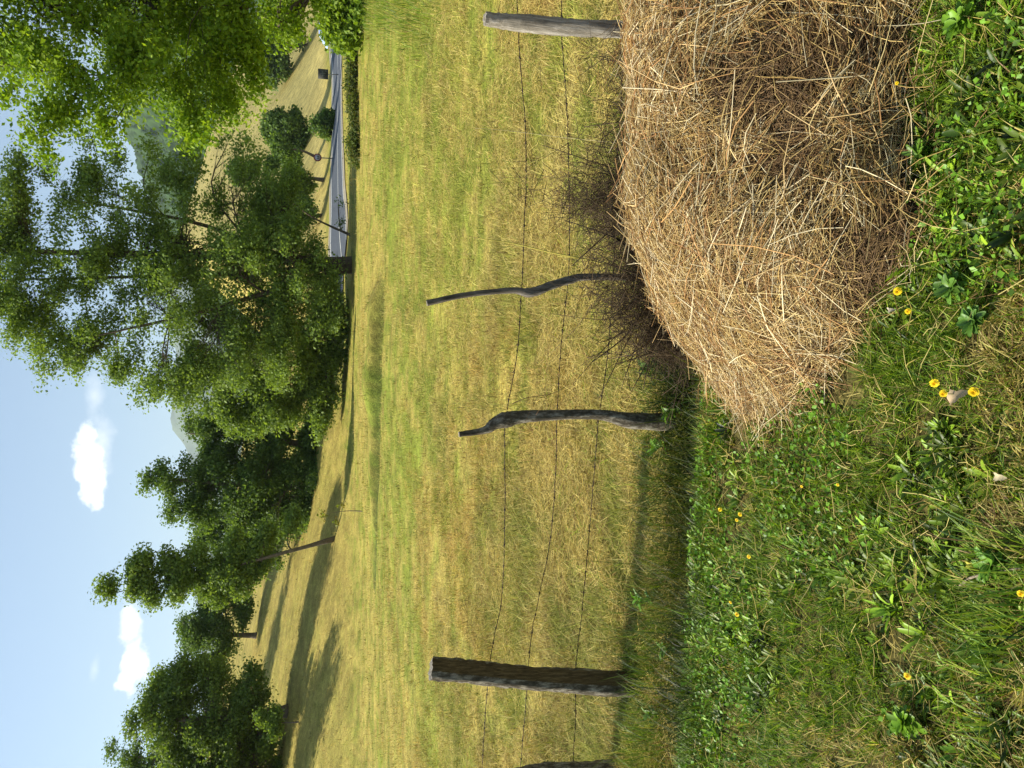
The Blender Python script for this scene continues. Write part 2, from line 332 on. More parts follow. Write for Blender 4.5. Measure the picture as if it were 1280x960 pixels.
# 2 broad low weeds in the lawn: rosettes of leaves
B = [[], [], []]; k0 = 0
nc = 4200; cx, cy = pts_uniform(nc, -2.4, 2.4, .8, 3.3); ok = (np.abs(cx) < .62 * cy + .3) & (heap(cx, cy) < .02) & (fbm(cx * 1.9 + 9, cy * 1.9, 93, 3) > .47); cx, cy = cx[ok], cy[ok]
xs = []; ys = []; yw = []; hh = []; ww = []; cc = []
for i in range(len(cx)):
    k = rng.integers(6, 13); s = rng.uniform(.4, 1.1); th = rng.uniform(0, 6.28) + np.arange(k) * 2.4; c = (GRN * .9 * (1 - rng.random()) + GRN2 * rng.random() * .8) * np.array([.95, 1.0, 1.0]) * 1.1
    c = c * rng.choice([.55, .8, 1.0, 1.15]); xs += list(cx[i] + .01 * np.cos(th)); ys += list(cy[i] + .01 * np.sin(th)); yw += list(th); hh += list(s * rng.uniform(.035, .085, k)); ww += list(s * rng.uniform(.008, .018, k)); cc += [c * rng.uniform(.75, 1.3) for _ in range(k)]
xs, ys, yw, hh, ww, cc = map(np.array, (xs, ys, yw, hh, ww, cc)); P = np.stack([xs, ys, H(xs, ys) + .004], -1); m_ = len(xs)
def leafblades(P, h, w, yaw, lean, curl, col, segs=4):
    n = len(P); d = np.stack([np.cos(yaw), np.sin(yaw), 0 * yaw], -1); s = np.stack([-np.sin(yaw), np.cos(yaw), 0 * yaw], -1); prof = [.18, .75, 1, .7, 0][:segs + 1]; rows = []; p = P.copy(); a = lean.copy()
    for i in range(segs + 1):
        nv = -d * np.cos(a)[:, None] + np.array([0, 0, 1.]) * np.sin(a)[:, None]; W_ = (w * prof[i] * .5)[:, None]
        rows += [p - s * W_ + nv * W_ * .4, p, p + s * W_ + nv * W_ * .4]
        p = p + (h / segs)[:, None] * (d * np.sin(a)[:, None] + np.array([0, 0, 1.]) * np.cos(a)[:, None]); a = a + curl / segs
    V = np.stack(rows, 1); m = 3 * (segs + 1); T = []
    for i in range(segs):
        for q in (0, 1): T += [(3 * i + q, 3 * i + q + 1, 3 * i + q + 4), (3 * i + q, 3 * i + q + 4, 3 * i + q + 3)]
    T = np.array(T)[None] + (np.arange(n) * m)[:, None, None]
    return V.reshape(-1, 3), T.reshape(-1, 3), np.repeat(col[:, None], m, 1).reshape(-1, 3)
a = leafblades(P, hh, ww, yw, rng.uniform(.4, 1.2, m_), rng.uniform(.2, 1.0, m_), cc)
LF = mat_attr('weed_leaves', .45, .3, (1, 1, .4), .4)
tag(mesh('ground_cover', a[0], a[1], LF, None, a[2]), 'low broad-leaved weeds spread through the green grass', 'weeds', kind='stuff')
# small round clover-like leaves
n = 40000; x, y = pts_uniform(n, -2.4, 2.4, .8, 3.3); ok = (np.abs(x) < .62 * y + .3) & (heap(x, y) < .02) & (fbm(x * 2.3 + 3, y * 2.3, 94, 3) > .5); x, y = x[ok], y[ok]; n = len(x)
nr_ = rng.normal(size=(n, 3)) * .6 + np.array([0, 0, 1.]); nr_ /= np.linalg.norm(nr_, axis=1)[:, None]
a = leaves(np.stack([x, y, H(x, y) + rng.uniform(.01, .06, n)], -1), rng.uniform(.008, .022, n), nr_, (GRN[None] * rng.uniform(.6, 2.0, (n, 1)) * np.array([1, 1, 1.])), .8)
tag(mesh('clover_leaves', a[0], a[1], LF, None, a[2]), 'tiny clover leaves scattered between the lawn grass', 'clover', kind='stuff')
# 3 dead litter on the lawn
n = 9000; x, y = pts_uniform(n, -2.5, 2.5, .8, 3.4); ok = (np.abs(x) < .62 * y + .3) & (heap(x, y) < .1) & (fbm(x * 1.9 + 30, y * 1.9, 95, 3) + .3 * rng.random(n) > .60); x, y = x[ok], y[ok]; n = len(x)
th = rng.uniform(0, 6.28, n); d = np.stack([np.cos(th), np.sin(th), rng.normal(size=n) * .25], -1)
a = strips(np.stack([x, y, H(x, y) + rng.uniform(.01, .045, n)], -1), d, rng.uniform(.03, .13, n), rng.uniform(.0012, .0026, n), rng.normal(size=(n, 3)) * .008, mixc(np.full(n, .08)) * .95, 2)
tag(mesh('dry_litter', a[0], a[1], DG, None, a[2]), 'thin dead stems lying among the green grass', 'litter', kind='stuff')
# 4 tall grass in the dip along the fence, its shade painted into the blade colours
n = 70000; x, y = pts_uniform(n, -3.4, 3.4, 2.85, 4.5); ok = (np.abs(x) < .6 * y + .35) & (heap(x, y) < .02) & (rng.random(n) < np.clip(1.25 - np.abs(y - 3.35) * 1.1, .12, 1)); x, y = x[ok], y[ok]; n = len(x)
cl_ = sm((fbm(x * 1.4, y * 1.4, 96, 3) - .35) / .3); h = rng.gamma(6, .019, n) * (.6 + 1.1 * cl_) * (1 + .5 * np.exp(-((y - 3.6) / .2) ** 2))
dip_shade = np.exp(-((y - 3.32) / .50) ** 4); gg = np.clip(green(x, y) * .9 + .1 + dip_shade, 0, 1); a = blades(np.stack([x, y, H(x, y) - .01], -1), h, rng.uniform(.002, .006, n), rng.uniform(0, 6.28, n), rng.uniform(.05, .8, n), rng.uniform(.2, 1.4, n), mixc(gg) * (.78 - .60 * dip_shade)[:, None], segs=3)
tag(mesh('tall_grass', a[0], a[1], GR, None, a[2]), 'longer green grass, coloured dark for shade, in the dip under the fence', 'grass', kind='stuff')
# 5 mown field beyond the fence: blades sampled so their density falls with distance
n = 420000; D = 1 / rng.uniform(1 / 66, 1 / 3.7, n); x = D * rng.uniform(-.64, .64, n); y = D
v = (x - 8) * RN[0] + (y - 50) * RN[1]; s_ = (x - 8) * RD[0] + (y - 50) * RD[1]
ylx = 22.9 - 0.40 * x + .5 * (vn(x * .5, 0 * x, 31) - .5); ok = ((v < -4.2) | (x / y < .08)) & ~((np.abs(y - ylx + .05) < .34) & (x > -7) & (x < 3.0)); x, y, D = x[ok], y[ok], D[ok]; n = len(x)
gg = green(x, y); clump = fbm(x * 1.1, y * 1.1, 97, 3); row = fbm(x * .25 + y * .05, y * 1.1, 98, 2)
keep = rng.random(n) < .25 + .95 * sm((clump - .34) / .25); x, y, D, gg, clump, row = [q[keep] for q in (x, y, D, gg, clump, row)]; n = len(x)
sc = 1 + D / 9; lie = rng.random(n) < .6
h = rng.gamma(5, .012, n) * (.6 + clump) * (1 + D / 40); h = np.where(lie, h * 1.7, h)
yaw = np.where(rng.random(n) < .5, rng.normal(size=n) * .5, rng.uniform(0, 6.28, n)) + math.pi * (rng.random(n) < .5)
c = mixc(gg, .28, True) * (.62 + .72 * row)[:, None]; bp = sm((fbm(x * .55 + 40, y * .3, 101, 3) - .55) / .12)[:, None] * .5; c = c * (1 - bp) + c * np.array([1.0, .74, .55]) * bp
a = blades(np.stack([x, y, H(x, y) + np.where(lie, .01, -.005)], -1), h, rng.uniform(.0018, .0042, n) * sc, yaw, np.where(lie, rng.uniform(1.15, 1.55, n), rng.uniform(.1, .8, n)), rng.uniform(0, .6, n) * ~lie, c, segs=2)
tag(mesh('dry_grass', a[0], a[1], DG, None, a[2]), 'mown yellow and green meadow grass beyond the fence', 'meadow grass', kind='stuff')
# rougher tufts left standing over the field
nt2 = 15000; D = 1 / rng.uniform(1 / 50, 1 / 4.0, nt2); tx = D * rng.uniform(-.62, .62, nt2); ty = D; ok = ((tx - 8) * RN[0] + (ty - 50) * RN[1] < -4.5) | (tx / ty < .08); ok &= fbm(tx * .7 + 3, ty * .7, 110, 3) + .25 * (rng.random(nt2) - .5) > .50; tx, ty, D = tx[ok], ty[ok], D[ok]; nt2 = len(tx)
per = 11; n = nt2 * per; ci = np.repeat(np.arange(nt2), per); sc = (1 + D / 10)[ci]; th_ = rng.uniform(0, 6.28, n); x = tx[ci] + np.cos(th_) * .018 * sc; y = ty[ci] + np.sin(th_) * .018 * sc; hh_ = rng.gamma(5, .016, nt2)[ci]
c = mixc((rng.random(nt2) < .45)[ci] * .9 + .05, .25, True) * rng.uniform(.45, 1.15, (nt2, 1))[ci]
a = blades(np.stack([x, y, H(x, y) - .01], -1), hh_ * rng.uniform(.5, 1.2, n) * (1 + D / 60)[ci], rng.uniform(.002, .0045, n) * sc, th_, rng.uniform(.2, 1.1, n), rng.uniform(.1, 1., n), c, segs=2)
tag(mesh('grass_tufts', a[0], a[1], DG, None, a[2]), 'rough darker tufts standing in the mown meadow', 'grass tufts', kind='stuff')
n = 26000; D = rng.uniform(9, 30, n); x = D * rng.uniform(.40, .70, n); y = D; ok = rng.random(n) < sm((x / y - .39 - .10 * fbm(x * .5, y * .5, 111, 2)) / .08) * sm((y - 9) / 12); x, y, D = x[ok], y[ok], D[ok]; n = len(x)
a = blades(np.stack([x, y, H(x, y) - .01], -1), rng.uniform(.08, .4, n), rng.uniform(.006, .016, n), rng.uniform(0, 6.28, n), rng.uniform(.05, .6, n), rng.uniform(.1, .9, n), mixc(np.full(n, .8), .25), segs=2)
tag(mesh('tall_grass', a[0], a[1], GR, None, a[2]), 'tall uncut green grass below the overhanging tree', 'grass', kind='stuff')
# loose cut hay lying on the near field
n = 70000; D = 1 / rng.uniform(1 / 16, 1 / 3.8, n); x = D * rng.uniform(-.62, .62, n); y = D; ok = fbm(x * .9 + 4, y * .9, 99, 3) + .5 * (fbm(x * 4, y * 4, 105, 2) - .5) > .5; x, y, D = x[ok], y[ok], D[ok]; n = len(x)
th = rng.uniform(0, 6.28, n); d = np.stack([np.cos(th), np.sin(th), rng.normal(size=n) * .2], -1)
a = strips(np.stack([x, y, H(x, y) + rng.uniform(.01, .07, n)], -1), d, rng.uniform(.06, .26, n), rng.uniform(.0014, .003, n), rng.normal(size=(n, 3)) * .02, mixc(np.full(n, .05)) * 1.3, 2)
tag(mesh('cut_hay', a[0], a[1], DG, None, a[2]), 'loose pale cut stems lying on the near field', 'cut hay', kind='stuff')

# ---------------------------------------------------------------- hay heap
def heap_parts():
    th = thing('hay_heap', 'big heap of dry brown hay on the grass in front of the fence', 'hay heap', (1.0, 2.4, 0))
    gx, gy = np.meshgrid(np.linspace(-.2, 2.7, 150), np.linspace(1.66, 3.08, 90), indexing='ij'); hz = heap(gx, gy)
    z = H(gx, gy) + hz * (.93 + .12 * (fbm(gx * 9, gy * 9, 73, 3) - .5) * 2) - .035
    V = np.stack([gx, gy, z], -1).reshape(-1, 3); I, J = np.meshgrid(np.arange(149), np.arange(89), indexing='ij'); Q = np.stack([I * 90 + J, (I + 1) * 90 + J, (I + 1) * 90 + J + 1, I * 90 + J + 1], -1).reshape(-1, 4)
    Q = Q[(hz.reshape(-1)[Q] > 0).any(1)]; used, inv = np.unique(Q, return_inverse=True)
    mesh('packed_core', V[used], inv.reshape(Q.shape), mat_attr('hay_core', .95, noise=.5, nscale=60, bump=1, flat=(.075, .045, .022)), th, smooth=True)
    SM = mat_attr('straw', .6, .12, (1, .85, .6), .35)
    def surf(n, f=None):
        x = rng.uniform(-.16, 2.6, n); y = rng.uniform(1.68, 3.05, n); ok = heap(x, y) > .015
        if f is not None: ok &= f(x, y)
        x, y = x[ok], y[ok]; e = .01; hx = (heap(x + e, y) - heap(x - e, y)) / (2 * e); hy = (heap(x, y + e) - heap(x, y - e)) / (2 * e)
        nn = np.stack([-np.clip(hx, -2, 2), -np.clip(hy, -2, 2), np.ones_like(x)], -1); nn /= np.linalg.norm(nn, axis=1)[:, None]
        return np.stack([x, y, H(x, y) + heap(x, y)], -1), nn
    def lay(n, L0, L1, w0, w1, lift, pal, bias=0, f=None, up_=0.12):
        P, nn = surf(n, f); n = len(P); yaw = rng.uniform(0, math.pi * 2, n)
        flow = fbm(P[:, 0] * 2.2, P[:, 1] * 2.2, 75, 2) * 9; yaw = np.where(rng.random(n) < .5, flow + rng.normal(size=n) * .5, yaw)
        crest = np.exp(-((P[:, 1] - 2.55) / .28) ** 2); yaw = np.where(rng.random(n) < crest * bias, rng.normal(size=n) * .35, yaw)
        d = np.stack([np.cos(yaw), np.sin(yaw), 0 * yaw], -1); d = d - nn * (d * nn).sum(1)[:, None]; d /= np.linalg.norm(d, axis=1)[:, None]; d = d + nn * rng.normal(size=(n, 1)) * up_
        L = rng.uniform(L0, L1, n); pal = np.array(pal); c = pal[rng.integers(0, len(pal), n)] * rng.uniform(.65, 1.25, (n, 1))
        P = P + nn * (rng.uniform(-.02, lift, n))[:, None]
        bend = -nn * (L * rng.uniform(0, .16, n))[:, None] + rng.normal(size=(n, 3)) * (L * .10)[:, None]
        return strips(P, d, L, rng.uniform(w0, w1, n), bend, c, 3)
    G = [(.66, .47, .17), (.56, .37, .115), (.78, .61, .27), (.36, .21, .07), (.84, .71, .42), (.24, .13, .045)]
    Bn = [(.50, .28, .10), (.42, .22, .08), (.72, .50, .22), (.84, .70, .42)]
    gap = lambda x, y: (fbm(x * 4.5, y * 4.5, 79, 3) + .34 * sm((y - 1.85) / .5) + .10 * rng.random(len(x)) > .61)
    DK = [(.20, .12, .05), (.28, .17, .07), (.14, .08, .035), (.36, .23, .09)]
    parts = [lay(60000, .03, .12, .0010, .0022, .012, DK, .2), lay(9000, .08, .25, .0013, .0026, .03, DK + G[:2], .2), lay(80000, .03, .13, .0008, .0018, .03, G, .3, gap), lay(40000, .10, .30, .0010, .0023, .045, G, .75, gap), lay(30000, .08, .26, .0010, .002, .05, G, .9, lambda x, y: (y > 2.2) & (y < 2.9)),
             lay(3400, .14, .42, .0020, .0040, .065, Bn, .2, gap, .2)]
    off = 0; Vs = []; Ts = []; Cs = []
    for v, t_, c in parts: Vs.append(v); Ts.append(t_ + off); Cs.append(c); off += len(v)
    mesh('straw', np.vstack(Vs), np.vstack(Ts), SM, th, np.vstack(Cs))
    # loose straws fringing the heap foot
    n = 5200; x = rng.uniform(-.35, 2.5, n); y = rng.uniform(1.45, 3.1, n); e = np.maximum.reduce([heap(x + .09, y), heap(x, y + .10), heap(x, y - .07)]); ok = (heap(x, y) < .05) & (e > .02); x, y = x[ok], y[ok]; n = len(x)
    th2 = rng.uniform(0, 6.28, n); d = np.stack([np.cos(th2), np.sin(th2), rng.normal(size=n) * .3], -1); G = np.array(G)
    a = strips(np.stack([x, y, H(x, y) + rng.uniform(.01, .09, n)], -1), d, rng.uniform(.06, .25, n), rng.uniform(.0010, .0026, n), rng.normal(size=(n, 3)) * .02, G[rng.integers(0, 6, n)] * rng.uniform(.6, 1.1, (n, 1)), 3)
    mesh('loose_straw', a[0], a[1], SM, th, a[2])
heap_parts()

# dark dead brush tucked behind the heap
def brush():
    th = thing('brush_pile', 'tangle of dark dead twigs between the hay heap and the fence', 'brush', (.95, 3.1, -.2)); bg_ = Bag(); fine = Bag(); n = 420
    for i in range(n):
        x = rng.triangular(.15, .6, 1.6); y = rng.uniform(2.95, 3.3); p = ground(x, y) + [0, 0, rng.uniform(0, .45)]; L = rng.uniform(.18, .6); yaw = rng.uniform(0, 6.28); el = rng.uniform(.1, 1.2)
        d = np.array([math.cos(yaw) * math.cos(el), .45 * math.sin(yaw) * math.cos(el), math.sin(el)]); q = p + d * L * .5 + rng.normal(size=3) * .04; r = p + d * L + rng.normal(size=3) * .06; r[1] = min(max(r[1], 2.85), 3.45)
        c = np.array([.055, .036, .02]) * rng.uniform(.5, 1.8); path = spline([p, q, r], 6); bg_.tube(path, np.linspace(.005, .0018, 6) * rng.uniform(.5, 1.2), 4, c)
        for k in range(5):
            b0 = path[rng.integers(1, 5)]; bg_.tube([b0, b0 + rng.normal(size=3) * .05 + d * .03, b0 + rng.normal(size=3) * .09 + d * .07], [.0016, .0013, .0008], 3, c, caps=False)
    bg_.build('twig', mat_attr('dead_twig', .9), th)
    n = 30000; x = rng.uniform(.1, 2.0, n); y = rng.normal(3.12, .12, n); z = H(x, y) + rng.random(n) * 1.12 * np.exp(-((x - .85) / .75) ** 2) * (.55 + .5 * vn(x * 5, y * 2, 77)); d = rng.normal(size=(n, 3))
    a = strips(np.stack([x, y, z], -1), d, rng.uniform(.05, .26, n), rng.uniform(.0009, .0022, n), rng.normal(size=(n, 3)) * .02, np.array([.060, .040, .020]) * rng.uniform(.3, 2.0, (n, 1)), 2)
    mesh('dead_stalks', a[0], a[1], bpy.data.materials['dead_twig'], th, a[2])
brush()

# ---------------------------------------------------------------- fence
def wood_mat(name, c1, c2, sc=(60, 60, 4)):
    m = bpy.data.materials.new(name); m.use_nodes = True; t = m.node_tree; p = t.nodes['Principled BSDF']; p.inputs['Roughness'].default_value = .9; p.inputs['Specular IOR Level'].default_value = .15
    tc = N(t, 'ShaderNodeTexCoord'); mp = N(t, 'ShaderNodeMapping'); mp.inputs['Scale'].default_value = sc; t.links.new(tc.outputs['Object'], mp.inputs[0])
    n = N(t, 'ShaderNodeTexNoise'); n.inputs['Scale'].default_value = 1; n.inputs['Detail'].default_value = 8; n.inputs['Roughness'].default_value = .7; t.links.new(mp.outputs[0], n.inputs[0])
    r = N(t, 'ShaderNodeValToRGB'); r.color_ramp.elements[0].position = .33; r.color_ramp.elements[0].color = (*[v * .45 for v in c1], 1); r.color_ramp.elements[1].position = .68; r.color_ramp.elements[1].color = (*c2, 1); e = r.color_ramp.elements.new(.48); e.color = (*c1, 1)
    t.links.new(n.outputs[0], r.inputs[0]); t.links.new(r.outputs[0], p.inputs['Base Color'])
    b = N(t, 'ShaderNodeBump'); b.inputs['Strength'].default_value = 1; b.inputs['Distance'].default_value = .012; t.links.new(n.outputs[0], b.inputs['Height']); t.links.new(b.outputs[0], p.inputs['Normal'])
    return m
WG = wood_mat('grey_wood', (.27, .235, .18), (.50, .46, .39)); WB = wood_mat('bark_wood', (.10, .082, .055), (.38, .34, .26), (40, 40, 14)); WH = wood_mat('split_wood', (.10, .068, .03), (.20, .14, .065), (90, 90, 3)); WP = wood_mat('smooth_stick', (.12, .10, .075), (.26, .23, .19))
FX = [5, 115, 430, 600, 930, 1100]; FD = [4.55, 4.3, 3.75, 3.68, 3.3, 3.15]
def post(label, pts, D, widths, mats, sides=20, split=False, lean=0, knots=()):
    P = np.array([at(960 - y, x, D) for x, y in pts]); base = P[-1]
    bz = float(H(base[0], base[1])) - .12
    if P[-1][2] > bz: P = np.vstack([P, [base[0] + .01, base[1], bz]]); widths = list(widths) + [widths[-1]]
    th = thing('fence_post', label, 'fence post', (P[-1][0], P[-1][1], float(H(P[-1][0], P[-1][1]))), 'wooden fence posts')
    n = 60; Q = spline(P, n); w = np.interp(np.linspace(0, len(P) - 1, n), range(len(P)), widths) * D / F * .5 / .97
    bgp = Bag(); V = []; tg = np.gradient(Q, axis=0); tg /= np.linalg.norm(tg, axis=1)[:, None]; a = np.cross(tg, [0, 1., 0]); a /= np.linalg.norm(a, axis=1)[:, None]; b = np.cross(a, tg)
    ang_ = np.arange(sides) * 2 * math.pi / sides; seed = int(abs(P[0][0]) * 100)
    for i in range(n):
        u = i / n * 9
        rr = w[i] * (1 + .16 * (vn(np.cos(ang_) * 2 + 5, np.sin(ang_) * 2 + u * .8, seed) - .5) * 2 + .09 * (vn(ang_ * 5, ang_ * 0 + u * 6, seed + 3) - .5) * 2)
        if split:
            ca = np.cos(ang_ - R(-40)); rr = np.where(ca > .4, np.minimum(rr, w[i] * .45 * (1 + .06 * rng.normal(size=sides)) / np.maximum(ca, .05)), rr)
        V.append(Q[i] + a[i] * (np.cos(ang_) * rr)[:, None] + b[i] * (np.sin(ang_) * rr)[:, None])
    V = np.vstack(V); V = np.vstack([V, Q[0] - tg[0] * .004]); T = []
    for i in range(n - 1):
        for j in range(sides): k = (j + 1) % sides; q = (i * sides + j, i * sides + k, (i + 1) * sides + k, (i + 1) * sides + j); T += [(q[0], q[1], q[2]), (q[0], q[2], q[3])]
    top = [(j, n * sides, (j + 1) % sides) for j in range(sides)]
    # jagged top
    V[:sides] += -tg[0] * (rng.random(sides) * w[0] * .25)[:, None]
    T = np.array(T); flat = np.zeros(len(T), bool)
    if split:
        ca = np.cos(ang_ - R(-40)); jm = np.minimum((T % sides).min(1), sides); fl = (ca[T % sides] > .45).all(1); flat = fl
    u_ = np.array(sorted(set(T[~flat].ravel()))); ix = {v: i for i, v in enumerate(u_)}; mesh('shaft', V[u_], np.vectorize(ix.get)(T[~flat]), mats[0], th)
    if split: u_ = np.array(sorted(set(T[flat].ravel()))); ix = {v: i for i, v in enumerate(u_)}; mesh('split_face', V[u_], np.vectorize(ix.get)(T[flat]), WH, th)
    u_ = list(range(sides)) + [n * sides]; ix = {v: i for i, v in enumerate(u_)}; mesh('cut_end', V[u_], [[ix[a] for a in t3] for t3 in top], mats[1], th)
    return th
ph = post('thick split log post, dark with a brown flat face, broadest of the row', [(541, 835), (600, 841), (700, 850), (790, 853)], 4.3, [27, 31, 30, 33], (WB, WG), split=True)
post('crooked bark-covered post whose thin bare top bends sideways', [(574, 543), (605, 538), (618, 530), (632, 525), (650, 521), (700, 518), (750, 518), (790, 525), (845, 527)], 3.75, [7, 9, 15, 20, 15, 12, 13, 21, 22], (WB, WG), sides=14)
post('thin wavy grey stick post beside the tip of the brush', [(534, 379), (580, 369), (640, 363), (662, 366), (690, 357), (712, 350), (745, 346)], 3.68, [7, 7, 8, 12, 10, 11, 9], (WP, WG), sides=12)
post('straight sunlit silver grey post rising behind the hay heap', [(607, 24), (640, 28), (700, 33), (790, 39)], 3.3, [17, 20, 21, 22], (WG, WG))
post('leaning dark post cut off by the border of the photo', [(600, 985), (680, 968), (760, 964), (810, 962)], 4.55, [24, 26, 26, 26], (WB, WG))

WM = mat_attr('rusty_wire', .7, noise=.4, nscale=80, flat=(.045, .028, .022)); WM.node_tree.nodes['Principled BSDF'].inputs['Metallic'].default_value = .3
def barb_mesh():
    b = Bag()
    b.tube([(0, -.0, -.013), (.002, .004, 0), (0, 0, .013)], [.0007, .0011, .0007], 4); b.tube([(-.004, -.011, -.007), (0, 0, 0), (.004, .011, .008)], [.0007, .0011, .0007], 4); b.tube([(-.007, 0, 0), (.007, 0, 0)], [.0036, .0036], 6)
    return b
def wire(label, pts):
    P = np.array([at(960 - y, x, float(np.interp(960 - y, FX, FD)) + .06) for x, y in pts]); th = thing('barbed_wire', label, 'barbed wire', P[0], 'barbed wire strands'); n = 400; Q = spline(P, n)
    Q[:, 2] += .004 * (vn(np.arange(n) * .15, np.zeros(n), 5) - .5); b = Bag(); t = np.arange(n) * .9
    b.tube(Q + np.stack([0 * t, .0013 * np.cos(t), .0013 * np.sin(t)], -1), .0014, 4); b.tube(Q - np.stack([0 * t, .0013 * np.cos(t), .0013 * np.sin(t)], -1), .0014, 4)
    b.build('strand', WM, th); L = np.concatenate([[0], np.cumsum(np.linalg.norm(np.diff(Q, axis=0), axis=1))]); s = .05; first = None
    while s < L[-1]:
        q = np.array([np.interp(s, L, Q[:, k]) for k in range(3)])
        if first is None:
            bb = barb_mesh(); o = bb.build('barb', WM); o.parent = th
        else: o = first.copy(); C.objects.link(o); o.parent = th
        first = first or o; o.location = Vector(q) - Vector(th.location); o.rotation_euler = (rng.uniform(0, 6), rng.uniform(-.3, .3), rng.uniform(-.4, .4)); s += rng.uniform(.10, .15)
wire('top strand of rusty barbed wire across the wooden posts', [(644, -60), (648, 36), (652, 100), (658, 190), (655, 290), (652, 362), (647, 440), (636, 500), (631, 540), (631, 640), (628, 740), (617, 800), (611, 840), (606, 900), (603, 955), (601, 1010)])
wire('middle strand of rusty barbed wire across the wooden posts', [(704, -60), (702, 30), (707, 110), (711, 200), (712, 300), (709, 362), (702, 430), (696, 520), (694, 600), (687, 680), (675, 740), (665, 790), (660, 840), (657, 880), (651, 955), (648, 1010)])
wire('lowest strand of rusty barbed wire, partly hidden by hay', [(792, -60), (786, 10), (780, 70), (772, 200), (768, 320), (764, 390), (758, 460), (748, 525), (741, 610), (737, 660), (729, 750), (722, 810), (719, 850), (719, 900), (716, 960), (714, 1010)])

# ---------------------------------------------------------------- trees
BARK = mat_attr('bark', .95, noise=.4, nscale=6, bump=.6); LEAF = mat_attr('tree_leaves', .55, .48, (1.0, 1.0, .35), .25); STONE = None
def px2lobe(l, D):
    X, Y, rx, ry = l[:4]; Dd = D + (l[4] if len(l) > 4 else 0); c = at(X, Y, Dd); t = np.linalg.norm((c - EYE)[:2]) and Dd / raydir(X, Y)[1]; return c, np.array([rx * t / F, max(rx, ry) * .85 * t / F, ry * t / F])
def tree(name, label, cat, base, D, lobes, leaf, nl, clump=.42, per=55, col=(GRN, GRN2), stems=None, tr=.2, group=None, twigs=.4, trunkc=(.14, .11, .08), dens=1.0, hollow=.3, droop=0.0):
    leaf *= 1.12; nl = int(nl * 1.7); clump *= .80; per *= .95; root = thing(name, label, cat, base, group); tb = Bag(); L = [px2lobe(l, D) for l in lobes]; vol = np.array([np.prod(r) ** (2 / 3) for c, r in L]); vol /= vol.sum()
    if stems is None:
        top = max((c for c, r in L), key=lambda c: c[2]); stems = [[base, base * .5 + top * .5 + rng.normal(size=3) * .2, top]]
    sp = []
    for k, st in enumerate(stems):
        st = [np.array(base if q is None else q, float) for q in st]; st[0] = st[0] - np.array([0, 0, .25]); q = spline(st, 18); r0 = tr * (1 if k == 0 else .65); rr = np.linspace(1, .18, 18) ** 1.1 * r0; rr[0] *= 1.45; rr[1] *= 1.15
        tb.tube(q, rr, 9, trunkc, .05); sp.append((q, rr))
    allq = np.vstack([q for q, _ in sp]); allr = np.concatenate([r for _, r in sp]); PP = []; CC = []; SS = []; NN = []
    for (c, r), w in zip(L, vol):
        cand = allq[allq[:, 2] < c[2] + r[2] * .3]; cr = allr[allq[:, 2] < c[2] + r[2] * .3]
        if len(cand) == 0: cand, cr = allq, allr
        dd = np.linalg.norm(cand - c, axis=1) + .35 * np.abs(c[2] - .5 * r[2] - cand[:, 2]); j = int(np.argmin(dd)); s0 = cand[j]
        tip = c + np.array([0, 0, r[2] * .25]); mid = (s0 + tip) / 2 + rng.normal(size=3) * .12 * np.linalg.norm(tip - s0) + np.array([0, 0, -.03]); lim = spline([s0, mid, tip], 8); lr = min(cr[j] * .55, .12 * tr / .2); tb.tube(lim, np.linspace(lr, lr * .25, 8), 5, trunkc, caps=False)
        m = max(3, int(nl * w)); ks = max(4, m // 9); d2 = rng.normal(size=(ks, 3)); d2 /= np.linalg.norm(d2, axis=1)[:, None]; r2 = rng.uniform(hollow ** 2, 1, ks) ** .5 * rng.uniform(.8, 1.25, ks); ci = rng.integers(0, ks, m)
        q = c + (d2 * r * r2[:, None])[ci] + rng.normal(size=(m, 3)) * np.array([1, 1, .6]) * r.mean() * .15; d = (q - c) / r; d /= np.linalg.norm(d, axis=1)[:, None] + 1e-6
        q[:, 2] = np.maximum(q[:, 2], H(q[:, 0], q[:, 1]) + .1)
        for i in range(m):
            if rng.random() < twigs:
                s1 = lim[rng.integers(2, 8)]; tb.tube([s1, (s1 + q[i]) / 2 + rng.normal(size=3) * .08 * r.mean(), q[i]], [lr * .22, lr * .14, lr * .05], 3, trunkc, caps=False)
        k = max(6, int(per)); cs = clump * rng.uniform(.55, 1.35, m); o = rng.normal(size=(m, k, 3)) * np.array([1, 1, .6]); o /= np.maximum(1, np.linalg.norm(o, axis=2) / 1.7)[..., None]
        P = (q[:, None] + o * cs[:, None, None]).reshape(-1, 3); P[:, 2] = np.maximum(P[:, 2], H(P[:, 0], P[:, 1]) + .03)
        cb = rng.random((m, 1)) * .6 + rng.random((m, k)) * .4; cc = col[0] * (1 - cb[..., None]) + col[1] * cb[..., None]
        nn = rng.normal(size=(m * k, 3)) * .75 + np.repeat(d, k, 0) * .45 + np.array([0, 0, .55]); nn /= np.linalg.norm(nn, axis=1)[:, None]
        PP.append(P); CC.append(cc.reshape(-1, 3)); NN.append(nn)
    P = np.vstack(PP); Cc = np.vstack(CC) * rng.uniform(.75, 1.25, (len(P), 1)); a = leaves(P, rng.uniform(.55, 1.45, len(P)) * leaf, np.vstack(NN), Cc, .62)
    tb.build('trunk', BARK, root); mesh('crown', a[0], a[1], LEAF, root, a[2]); return root
G1 = (np.array([.11, .185, .036]), np.array([.31, .42, .090])); G2 = (np.array([.070, .135, .034]), np.array([.21, .31, .07])); G3 = (np.array([.12, .24, .016]), np.array([.36, .48, .04]))

